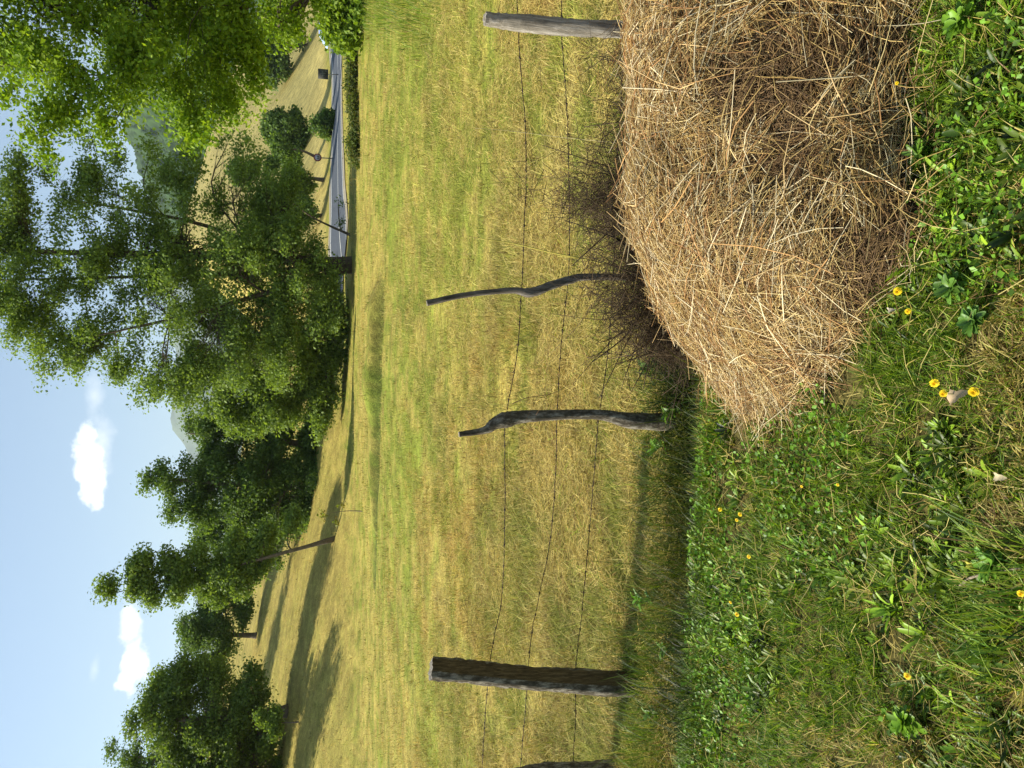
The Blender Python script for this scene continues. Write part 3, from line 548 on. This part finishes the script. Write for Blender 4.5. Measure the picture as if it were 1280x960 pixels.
b1 = ground(*at(628, 440, 42)[:2]); A = lambda x, y, D: at(960 - y, x, D)
tree('large_tree', 'tallest tree, many-stemmed with sparse airy top, by the road', 'tree', b1, 42,
     [(600, 30, 60, 45), (690, 40, 62, 55), (735, 85, 35, 40), (590, 60, 35, 40), (560, 110, 35, 35), (655, 190, 35, 35), (560, 250, 45, 45), (545, 330, 50, 45), (580, 415, 30, 12, -1), (628, 300, 50, 45, -2.5), (622, 205, 30, 40, -2), (640, 100, 28, 30, -2), (640, 370, 45, 28, -2.5), (600, 405, 40, 18, -2), (545, 60, 45, 50), (640, -30, 110, 50), (525, 130, 40, 45), (650, 130, 60, 50), (715, 160, 50, 45), (580, 200, 65, 60), (500, 210, 40, 45), (660, 240, 55, 55), (735, 235, 40, 45), (725, 300, 50, 40),
      (610, 310, 75, 60), (530, 290, 70, 60), (690, 350, 60, 38), (600, 375, 55, 30), (730, 365, 30, 25), (760, 20, 22, 16), (775, 110, 14, 12), (765, 190, 20, 14), (780, 290, 14, 20), (520, 95, 18, 14), (585, 5, 40, 25), (470, 220, 30, 30), (560, 360, 60, 45), (500, 150, 22, 24), (498, 60, 14, 10)], .138, 1950, .50, 46, G1,
     stems=[[None, A(330, 322, 42), A(200, 318, 42), A(60, 315, 42), A(-60, 312, 42)], [None, A(330, 340, 42.3), A(200, 345, 42.5), A(0, 350, 42.5)], [None, A(380, 352, 41.5), A(250, 390, 41), A(120, 420, 41)], [None, A(380, 330, 42), A(250, 280, 42.5), A(90, 250, 43)]], tr=.36, twigs=.55, trunkc=(.10, .075, .05))
b = ground(*at(520, 425, 46)[:2])
tree('bushy_tree', 'leafy tree reaching to the ground left of the tallest tree', 'tree', b, 46, [(470, 300, 40, 45), (505, 350, 50, 55), (450, 345, 32, 40), (540, 395, 45, 35), (475, 390, 30, 30), (520, 418, 45, 16), (470, 412, 30, 16), (570, 412, 30, 16), (440, 395, 22, 22), (445, 265, 20, 22), (490, 250, 40, 40), (430, 310, 22, 25)], .15, 900, .5, 50, (G1[0], G1[1] * 1.05), tr=.25, group='field edge trees')
b = ground(*at(400, 405, 55)[:2])
tree('dark_tree', 'dark rounded tree beside the hazy mountain peak', 'tree', b, 55, [(418, 238, 20, 22), (412, 262, 22, 22), (400, 270, 34, 36), (425, 300, 30, 34), (395, 330, 40, 36), (430, 350, 30, 28), (400, 385, 40, 20), (430, 395, 30, 16), (380, 300, 25, 25)], .17, 420, .55, 50, G2, tr=.28, group='field edge trees')
b = ground(*at(350, 405, 53)[:2])
tree('dark_tree', 'dark double-topped tree with pale lit leaves on its peak', 'tree', b, 53, [(362, 195, 22, 16), (355, 225, 28, 26), (350, 270, 36, 36), (325, 240, 20, 26), (335, 300, 42, 36), (365, 335, 40, 34), (320, 345, 34, 30), (345, 370, 42, 22), (350, 395, 44, 18), (310, 385, 34, 16)], .17, 560, .55, 50, G2, tr=.28, group='field edge trees')
b = ground(*at(300, 395, 56)[:2])
tree('dark_tree', 'broad low-hanging tree behind the slender leaning trunk', 'tree', b, 56, [(300, 260, 25, 25), (290, 300, 34, 32), (305, 340, 30, 30), (275, 330, 25, 28), (260, 300, 22, 24)], .17, 340, .55, 50, G2, tr=.25, group='field edge trees')
b = ground(*at(288, 425, 42)[:2])
tree('slender_tree', 'slender tree on one bare leaning trunk at the slope foot', 'tree', b, 42, [(222, 140, 14, 14), (232, 165, 22, 18), (250, 180, 20, 14), (225, 195, 24, 18), (250, 215, 26, 18), (222, 230, 24, 20), (262, 245, 24, 20), (230, 265, 32, 22), (262, 285, 30, 18), (240, 300, 32, 16), (290, 330, 16, 14), (262, 325, 26, 14), (305, 365, 14, 12)], .14, 520, .40, 46, G1,
     stems=[[None, A(340, 695, 41.2), A(270, 713, 41.8), A(190, 730, 42), A(140, 742, 42)]], tr=.12, trunkc=(.13, .105, .075), twigs=.7)
b = ground(*at(165, 318, 66)[:2])
tree('round_tree', 'small round tree on the slope with a bare curved trunk', 'tree', b, 66, [(165, 245, 28, 24), (185, 270, 24, 20), (150, 280, 26, 20), (200, 300, 20, 14), (125, 250, 14, 16), (210, 265, 18, 20), (228, 290, 12, 12)], .18, 380, .55, 45, G2, tr=.25, group='field edge trees')
b = ground(*at(70, 350, 46)[:2])
tree('dense_tree', 'dense dark tree, largest of those up the left slope', 'tree', b, 46, [(85, 200, 36, 32), (50, 230, 45, 36), (110, 225, 30, 30), (20, 260, 45, 45), (70, 270, 50, 40), (118, 265, 24, 26), (40, 310, 50, 32), (95, 310, 30, 28), (0, 320, 40, 34), (-40, 240, 50, 50), (60, 185, 20, 20)], .15, 1000, .50, 50, (G1[0] * .9, G1[1] * .9), tr=.32)
b = ground(*at(5, 340, 60)[:2])
tree('background_tree', 'thin-topped tree peeking out behind the dense dark tree', 'tree', b, 60, [(15, 160, 22, 24), (-15, 180, 35, 35), (10, 205, 30, 25), (-50, 230, 50, 60)], .17, 300, .55, 45, G2, tr=.3, group='field edge trees')
b = ground(*at(-120, 380, 40)[:2])
tree('background_tree', 'big tree standing outside the border, throwing long slope shadows', 'tree', b, 40, [(-120, 200, 60, 60), (-150, 270, 70, 60), (-90, 270, 50, 50)], .17, 300, .6, 45, G2, tr=.3, group='field edge trees')
b = ground(*at(55, 352, 42)[:2])
tree('bush', 'small round bush at the foot of the dense dark tree', 'bush', b, 42, [(60, 333, 14, 10), (50, 344, 14, 9), (66, 346, 9, 7)], .12, 60, .3, 40, G1, tr=.05)
b = ground(*at(320, 448, 33)[:2])
tree('sapling', 'sparse young sapling on the field edge by the leaning trunk', 'sapling', b, 33, [(318, 408, 7, 10), (308, 418, 7, 6), (326, 425, 5, 6)], .10, 9, .14, 10, (BRN * .7, GRN2 * .8), tr=.03, twigs=1)
# beyond the road
for i, (X, Y, D, lb, lo, n, cl_) in enumerate([
    (800, 392, 120, 'oval bush alone on the dry meadow beyond the road', [(795, 355, 26, 18), (800, 340, 18, 14), (788, 370, 22, 14), (812, 362, 14, 14)], 260, G2),
    (806, 418, 100, 'small ragged bush on the far edge of the road', [(808, 402, 12, 9), (800, 410, 10, 8), (812, 413, 8, 6)], 70, G2),
    (762, 396, 110, 'bush in line behind the round road sign', [(765, 356, 16, 10), (752, 368, 14, 9), (775, 348, 10, 7)], 90, G2),
    (735, 405, 90, 'dark tree on the meadow behind the bare shrub', [(742, 300, 12, 16), (730, 372, 22, 14), (750, 330, 12, 12), (712, 350, 16, 22)], 200, G2),
    (690, 402, 95, 'dark tree half hidden by the tallest tree crown', [(685, 330, 20, 26), (695, 372, 26, 20), (670, 350, 22, 30)], 260, G2),
    (905, 385, 130, 'dark tree under the overhanging near branches', [(900, 330, 30, 34), (925, 350, 30, 30), (880, 345, 20, 24)], 300, G2)]):
    b = gp(X, Y); tree('meadow_bush' if i < 3 else 'dark_tree', lb, 'bush' if i < 3 else 'tree', b, b[1], lo, .0032 * b[1] ** 1.0 + .02, n, b[1] * .0075, 40, cl_, tr=.2, group='trees beyond the road')
for X, Y, lb, rx in [(775, 441, 'low dark bush on the roadside bank, nearest the tallest tree', 20), (815, 440, 'low dark bush on the bank below the ragged roadside bush', 22), (850, 438, 'low dark bush on the bank below the square sign', 22), (885, 438, 'low dark bush on the bank below the blue sheet', 20)]:
    b = gp(X, Y + 8); tree('low_bush', lb, 'bush', b, b[1], [(X, Y + 4, rx * .8, 4), (X - 12, Y + 5, rx * .4, 4), (X + 12, Y + 3, rx * .5, 5)], .10, 60, .3, 40, (G1[0] * 1.0, np.array([.16, .15, .04])), tr=.04, group='bushes on the roadside bank')
b = ground(*at(664, 440, 44)[:2])
tree('bare_shrub', 'thin half-bare shrub leaning over the road edge', 'shrub', b, 44, [(690, 375, 18, 14), (675, 395, 14, 14), (700, 392, 12, 8), (710, 360, 8, 12), (685, 425, 10, 8), (712, 425, 8, 7)], .10, 36, .25, 16, G2, tr=.08, twigs=1)
# near tree overhanging from the right
bn = ground(9.6, 14.5)
tree('broadleaf_tree', 'near bright green tree whose branches hang in from the border', 'tree', bn, 13.5,
     [(965, 70, 90, 90), (868, 55, 48, 50, -.5), (792, 52, 30, 28, -1), (835, 95, 36, 34, -.8), (795, 138, 24, 26, -1), (880, 165, 70, 55, -.6), (980, 190, 90, 80), (840, 225, 46, 40, -.4), (800, 235, 20, 30, -.6), (900, 270, 70, 50, .3), (840, 290, 36, 24, 0), (960, 305, 70, 50, .6), (885, 318, 40, 28, .5), (930, 355, 36, 22, 1), (1080, 180, 110, 150, 1), (1060, -60, 150, 100, 0), (900, -40, 80, 50, 0), (1000, 365, 60, 40, 1), (1090, 360, 80, 70, 1), (1200, 120, 110, 160, 2)], .066, 2900, .24, 34, G3,
     stems=[[None, at(1115, 250, 14.5), at(1090, 100, 14.3), at(1060, -80, 14)], [at(1118, 290, 14.5), at(1010, 235, 14), at(930, 180, 13.6), at(865, 130, 13.2)], [at(1112, 240, 14.5), at(1040, 300, 14), at(950, 310, 13.8)]], tr=.24, twigs=.6, trunkc=(.09, .07, .05), hollow=.2)
b = gp(965, 455)
tree('leafy_shrub', 'green shrub growing below the overhanging tree branches', 'shrub', b, b[1], [(965, 415, 42, 22), (935, 425, 24, 16), (915, 440, 22, 10), (1010, 400, 60, 40), (950, 448, 40, 12)], .0055 * b[1], 360, .014 * b[1], 40, (G3[0] * .8, G3[1] * .9), tr=.06)

# ---------------------------------------------------------------- signs and sheet beyond the road
MT = mat_attr('sign_metal', .5, flat=(.12, .12, .11)); RED = mat_attr('sign_red', .5, flat=(.22, .02, .02)); SWH = mat_attr('sign_face', .5, noise=.25, nscale=4, flat=(.42, .40, .40)); BLK = mat_attr('sign_dark', .6, noise=.3, nscale=6, flat=(.045, .045, .035))
def disc(c, r, r0, y, n=28):
    th = np.arange(n) * 2 * math.pi / n; o = np.stack([c[0] + r * np.cos(th), np.full(n, y), c[2] + r * np.sin(th)], -1)
    i = np.stack([c[0] + r0 * np.cos(th), np.full(n, y), c[2] + r0 * np.sin(th)], -1); ob = o + [0, .03, 0]; V = np.vstack([o, i, ob]); T = []
    for j in range(n): k = (j + 1) % n; T += [(j, k, n + k), (j, n + k, n + j), (j, 2 * n + k, k), (j, 2 * n + j, 2 * n + k)]
    return V, T
def boxv(x0, x1, y0, y1, z0, z1):
    V = [(x, y, z) for x in (x0, x1) for y in (y0, y1) for z in (z0, z1)]; Qd = [(0, 1, 3, 2), (4, 6, 7, 5), (0, 4, 5, 1), (2, 3, 7, 6), (0, 2, 6, 4), (1, 5, 7, 3)]
    return np.array(V, float), np.array([(q[0], q[1], q[2]) for q in Qd] + [(q[0], q[2], q[3]) for q in Qd])
g0 = gp(762, 417); D = g0[1]; c = at(763, 397, D); s = D / F / cp; th = thing('road_sign', 'round road sign with red rim on a thin post by the road', 'road sign', g0)
b = Bag(); b.tube([g0 - [0, 0, .2], [c[0], D, c[2] - 4 * s]], .045, 8); b.build('post', MT, th)
V, T = disc(c, 4.6 * s, 3.4 * s, D - .06); mesh('rim', V, T, RED, th); V, T = disc(c, 3.5 * s, .001, D - .055); mesh('face', V, T, SWH, th)
b = Bag()
for x0, x1, z0, z1 in [(-1.6, -1.1, -1.2, .9), (-1.6, -.2, -1.5, -1.0), (-1.0, -.5, -.2, .3), (.3, .8, -1.4, .9), (1.3, 1.8, -1.4, .9), (.3, 1.8, -1.5, -1.0)]: b.add(*boxv(c[0] + x0 * s, c[0] + x1 * s, D - .075, D - .056, c[2] + z0 * s, c[2] + z1 * s))
b.build('mark', BLK, th)
g0 = gp(867, 424); D = g0[1]; c = at(867, 404, D); s = D / F / cp; th = thing('square_sign', 'dark square sign board on a thin post beside the road', 'sign', g0)
b = Bag(); b.tube([g0 - [0, 0, .2], [c[0], D, c[2]]], .05, 8); b.build('post', MT, th); b = Bag(); b.add(*boxv(c[0] - 5.8 * s, c[0] + 5.8 * s, D - .12, D - .06, c[2] - 5.8 * s, c[2] + 5.8 * s)); b.build('board', BLK, th)
b = Bag()
for x0, x1, z0, z1 in [(-5.8, 5.8, 5.5, 5.9), (-5.8, 5.8, -5.9, -5.5), (-4, 3.2, .2, .7), (.2, .7, -3, 3.5), (-1.6, -1.2, -2, .2), (2.5, 4.5, -3.6, -2.8)]: b.add(*boxv(c[0] + x0 * s, c[0] + x1 * s, D - .14, D - .122, c[2] + z0 * s, c[2] + z1 * s))
b.build('mark', mat_attr('sign_line', .6, flat=(.16, .17, .13)), th)
# pale blue sheet over a stack
g0 = gp(915, 412); D = g0[1]; s = D / F / cp; c = at(915, 400, D); th = thing('tarpaulin', 'crumpled pale blue sheet draped over a mound beyond the road', 'tarpaulin', g0)
U, Vv = np.meshgrid(np.linspace(-1, 1, 26), np.linspace(-1, 1, 18), indexing='ij'); hgt = np.clip(1 - (U ** 2 + Vv ** 2) * .5, 0, 1); zz = (hgt * 10 + 2.2 * (fbm(U * 5 + 9, Vv * 5, 15, 3) - .5)) * s
V = np.stack([c[0] + (U * 16 - Vv * 2) * s, D + Vv * 5 * s, g0[2] + 1.2 * s + zz + U * 5 * s], -1).reshape(-1, 3); I, J = np.meshgrid(np.arange(25), np.arange(17), indexing='ij'); Q = np.stack([I * 18 + J, (I + 1) * 18 + J, (I + 1) * 18 + J + 1, I * 18 + J + 1], -1).reshape(-1, 4)
o = mesh('sheet', V, Q, mat_attr('blue_sheet', .45, noise=.25, nscale=1.5, flat=(.38, .50, .80)), th); sd_ = o.modifiers.new('thick', 'SOLIDIFY'); sd_.thickness = .08
for dx, hz in ((-8, 3.5), (8, 9)): b = Bag(); b.tube([g0 + [dx * s, 0, -.3], g0 + [dx * s, 0, hz * s]], .35 * s, 6, (.1, .07, .05)); b.build('pole', BARK, th)

# ---------------------------------------------------------------- small things in the foreground
YEL = mat_attr('petals', .6, .25, (1, .9, .3)); STM = mat_attr('flower_stem', .6, .1)
def flower(X, Y, size, label, tilt):
    p = gp(X, Y, .085); g0 = ground(p[0], p[1] + .01); root = thing('dandelion', label, 'flower', g0, 'yellow dandelions in the grass'); hd = np.array([p[0], p[1], max(p[2], g0[2] + .05)]); b = Bag(); b.tube(spline([g0 - [0, 0, .01], (g0 + hd) / 2 + rng.normal(size=3) * .004, hd], 6), .0011, 5, (.14, .20, .04)); b.build('stem', STM, root)
    size *= .88; nn = np.array([-.35 + .25 * tilt[0], -.55 + .3 * tilt[1], .8]); nn /= np.linalg.norm(nn); u = np.cross(nn, [0, 1., 0]); u /= np.linalg.norm(u); v = np.cross(nn, u); V = []; T = []; Cc = []
    for layer, (k, L, lift) in enumerate([(21, 1, .05), (17, .75, .16), (12, .5, .3), (9, .28, .4)]):
        for i in range(k):
            a = i * 2 * math.pi / k + layer + rng.normal() * .08; d = u * math.cos(a) + v * math.sin(a); w = np.cross(nn, d) * size * .10; l = size * .5 * L * rng.uniform(.88, 1.08); q = len(V); e = hd + d * l + nn * size * lift * .5
            V += [hd + d * l * .1 - w * .5, hd + d * l * .1 + w * .5, e + w, e - w, e + d * l * .08]; T += [(q, q + 1, q + 2), (q, q + 2, q + 3), (q + 3, q + 2, q + 4)]; c = np.array([.90, .68, .012]) if layer < 2 else np.array([.88, .58, .01]); Cc += [c * rng.uniform(.85, 1.1)] * 5
    mesh('flower_head', V, T, YEL, root, np.array(Cc))
for x, y, s_, lb, tl in [(1122, 364, .024, 'yellow dandelion close to the hay foot, larger of its pair', (.3, -.6)), (1135, 389, .017, 'small yellow dandelion next to the pair-mate by the hay foot', (.8, .1)), (1168, 479, .024, 'yellow dandelion topmost of the three around the dry leaf', (-.4, -.5)), (1179, 492, .020, 'yellow dandelion between its neighbour and the dry leaf', (.5, -.5)),
    (1217, 490, .025, 'yellow dandelion just below the pale dry leaf', (.4, -.7)), (900, 637, .018, 'yellow dandelion edge-on, highest of the mid-lawn trio', (.9, .2)), (925, 643, .018, 'yellow dandelion edge-on, lower of the mid-lawn trio', (.9, .3)), (921, 650, .014, 'smallest yellow dandelion of the mid-lawn trio', (.7, .3)), (936, 696, .017, 'lone yellow dandelion left of the mid-lawn trio', (.6, .3)),
    (1002, 608, .010, 'tiny yellow dandelion by the brown bare patch', (.4, .2)), (1047, 606, .011, 'tiny yellow dandelion below the brown bare patch', (.4, .4)), (913, 753, .013, 'small yellow dandelion, upper of the pair near the thick post', (.6, .3)), (921, 768, .019, 'yellow dandelion, lower of the pair near the thick post', (.7, .2)),
    (1134, 845, .020, 'lone orange-yellow dandelion in the lower left lawn', (.8, .3)), (1276, 742, .017, 'yellow dandelion at the very bottom border of the lawn', (.8, .3)), (1121, 104, .010, 'tiny yellow flower poking out at the hay heap foot', (.3, -.3))]:
    flower(960 - y, x, s_, lb, tl)
def dryleaf(X, Y, size, label, c, name='dry_leaf'):
    p = gp(X, Y, .035); U = np.linspace(0, 1, 9); V = []; T = []; yaw = rng.uniform(0, 6.28); d = np.array([math.cos(yaw), math.sin(yaw), .15]); s = np.array([-math.sin(yaw), math.cos(yaw), .1]); k = rng.uniform(.85, 1.15, 9)
    for i, t_ in enumerate(U):
        w = size * .36 * math.sin(math.pi * min(1, t_ * .93 + .04)) ** .7 * (1 if i % 2 else .72) * k[i]; q = p + d * size * (t_ - .5) + np.array([0, 0, .02 * math.sin(t_ * 3)]); V += [q - s * w + [0, 0, w * .5], q, q + s * w + [0, 0, w * .7]]
        if i: n0 = 3 * (i - 1); T += [(n0, n0 + 1, n0 + 4), (n0, n0 + 4, n0 + 3), (n0 + 1, n0 + 2, n0 + 5), (n0 + 1, n0 + 5, n0 + 4)]
    g0 = ground(p[0], p[1]); r = thing(name, label, 'leaf', g0); mesh('blade', V, T, mat_attr(name + '_skin', .7, .15, noise=.3, nscale=60, flat=c), r); b = Bag(); b.tube([p - d * size * .5, p - d * size * .75 - [0, 0, .01]], .0010, 4, (.3, .2, .1)); b.build('leaf_stalk', STM, r)
dryleaf(463, 1200, .055, 'curled pale brown dry leaf between the yellow dandelions', (.46, .34, .20)); dryleaf(572, 1118, .022, 'small pale scrap of dead leaf below the hay tip', (.5, .42, .3)); dryleaf(940, 1208, .035, 'reddish brown dry leaf beside the hay, near the border', (.36, .16, .08)); dryleaf(365, 1253, .035, 'pale dry leaf at the bottom of the lawn', (.5, .42, .25)); dryleaf(255, 1217, .03, 'yellowing leaf lying above the broken twig', (.42, .40, .05), 'yellow_leaf'); dryleaf(493, 815, .075, 'yellow-tipped leaf in the shade beside the crooked post', (.40, .36, .03), 'yellow_leaf')
def stick(name, label, pts, r, c):
    P = [gp(960 - y, x, dz) for x, y, dz in pts]; root = thing(name, label, 'twig' if 'twig' in name else 'stalk', P[0]); b = Bag(); b.tube(spline(P, 14), np.linspace(r, r * .6, 14), 6, c, .1); b.build('stem', bpy.data.materials['dead_twig'], root); return root
stick('dead_twig', 'broken dead twig lying in the lowest part of the lawn', [(1200, 732, .02), (1214, 722, .04), (1240, 716, .05), (1275, 710, .04)], .004, (.26, .21, .14))
stick('dead_twig', 'short twig lying above the broken dead twig', [(1194, 686, .03), (1215, 692, .03), (1235, 696, .03), (1262, 682, .05)], .0028, (.22, .16, .09))
def stalk(name, label, pts, r, c, branches=0):
    P = [at(960 - y, x, D) for x, y, D in pts]; g0 = P[-1].copy(); root = thing(name, label, 'stalk', g0); b = Bag(); q = spline(P, 16); b.tube(q, np.linspace(r * .5, r, 16), 5, c)
    for i in range(branches): k = rng.integers(2, 12); e = q[k] + np.array([rng.normal() * .08, rng.normal() * .03, rng.uniform(.03, .14)]); b.tube([q[k], (q[k] + e) / 2 + rng.normal(size=3) * .006, e], r * .4, 4, c)
    b.build('stem', bpy.data.materials['dead_twig'], root)
stalk('dry_stalk', 'tall yellow stalk leaning over the wires above the brush', [(598, 298, 3.5), (640, 304, 3.5), (690, 316, 3.45), (735, 325, 3.4), (790, 340, 3.35)], .0042, (.48, .40, .08), 3)
stalk('dry_stalk', 'thin brown weed stalk between the crooked post and the brush', [(712, 480, 3.55), (690, 492, 3.55), (660, 497, 3.5), (640, 505, 3.5)], .002, (.2, .11, .05), 4)
stalk('dry_stalk', 'long pale grass stalk crossing the wires behind the hay', [(594, 160, 3.4), (640, 164, 3.4), (705, 172, 3.35), (790, 180, 3.2)], .0016, (.5, .42, .2))
stalk('dry_stalk', 'dark arching stalk reaching from the brush over the field', [(690, 440, 3.6), (720, 410, 3.5), (750, 370, 3.4), (790, 350, 3.3)], .0022, (.16, .11, .05), 2)
def leafyplant(X, Y, h, k, label, c, size=1.0, group='leafy weeds along the fence', name='leafy_weed'):
    if name == 'broad_weed': size *= .5; k = int(k * 1.7); h *= .7; c = (c[0] * 1.7, c[1] * 1.3, c[2])
    p = gp(X, Y); root = thing(name, label, 'weed', p, group); b = Bag(); top = p + np.array([rng.normal() * .02, 0, h]); q = spline([p, (p + top) / 2 + rng.normal(size=3) * .008, top], 8); b.tube(q, np.linspace(.003, .0012, 8) * size, 5, np.array(c) * .9); b.build('stem', STM, root)
    n = k; t_ = rng.uniform(.15, 1, n); P = np.array([np.interp(t_, np.linspace(0, 1, 8), q[:, j]) for j in range(3)]).T; col = np.array(c)[None] * rng.uniform(.7, 1.4, (n, 1))
    a = leafblades(P, rng.uniform(.04, .085, n) * size, rng.uniform(.014, .032, n) * size, np.arange(n) * 2.4, rng.uniform(.6, 1.3, n), rng.uniform(.1, .9, n), col); mesh('foliage', a[0], a[1], LF, root, a[2])
leafyplant(448, 862, .16, 26, 'leafy green weed at the base of the crooked post', (.12, .24, .02)); leafyplant(405, 842, .12, 18, 'bright small weed just left of the crooked post', (.16, .30, .03)); leafyplant(500, 835, .15, 26, 'dark leafy weed in the shade beside the hay tip', (.07, .16, .02)); leafyplant(215, 825, .16, 24, 'bright leafy weed at the dip edge right of the thick post', (.12, .26, .02)); leafyplant(150, 850, .12, 20, 'feathery weed beside the foot of the thick post', (.13, .24, .04)); leafyplant(70, 838, .14, 20, 'weed between the thick post and the leaning post', (.12, .22, .02))
leafyplant(560, 1235, .07, 30, 'broad-leaved weed below the pale dry leaf', (.06, .16, .03), 1.3, 'large lawn weeds', 'broad_weed'); leafyplant(600, 1210, .08, 34, 'broad-leaved weed to the right of the dandelion trio', (.07, .18, .03), 1.3, 'large lawn weeds', 'broad_weed'); leafyplant(920, 1225, .10, 34, 'broad-leaved weed beside the reddish dry leaf', (.09, .22, .02), 1.5, 'large lawn weeds', 'broad_weed'); leafyplant(760, 1165, .07, 30, 'broad-leaved weed right under the hay heap foot', (.07, .17, .02), 1.2, 'large lawn weeds', 'broad_weed'); leafyplant(250, 1262, .09, 30, 'broad-leaved weed under the broken dead twig', (.07, .19, .02), 1.5, 'large lawn weeds', 'broad_weed'); leafyplant(60, 1150, .09, 30, 'broad-leaved weed near the lower left border of the lawn', (.10, .24, .02), 1.5, 'large lawn weeds', 'broad_weed')

# taller grass tufts at the very front left
n = 1300; x = rng.uniform(-1.15, -.35, n); y = rng.uniform(1.05, 1.5, n); ok = fbm(x * 4, y * 4, 100, 2) > .58; x, y = x[ok], y[ok]; n = len(x)
a = blades(np.stack([x, y, H(x, y)], -1), rng.uniform(.08, .20, n), rng.uniform(.003, .006, n), rng.normal(1.3, .9, n), rng.uniform(.1, .7, n), rng.uniform(.3, 1.3, n), mixc(np.full(n, .93)), segs=5)
tag(mesh('long_grass', a[0], a[1], GR, None, a[2]), 'long arching bright grass at the lowest left of the lawn', 'grass', kind='stuff')

# ---------------------------------------------------------------- haze
def haze():
    V, T = boxv(-9500, 9500, -9500, 9500, -60, 1500); m = bpy.data.materials.new('haze'); m.use_nodes = True; t = m.node_tree; t.nodes.clear(); o = N(t, 'ShaderNodeOutputMaterial'); v = N(t, 'ShaderNodeVolumePrincipled'); v.inputs['Color'].default_value = (.78, .92, 1, 1); v.inputs['Density'].default_value = .0001; v.inputs['Anisotropy'].default_value = .1
    t.links.new(v.outputs[0], o.inputs['Volume']); tag(mesh('haze', V, T, m), 'thin blue summer haze over the valley', 'haze', kind='stuff')
haze()
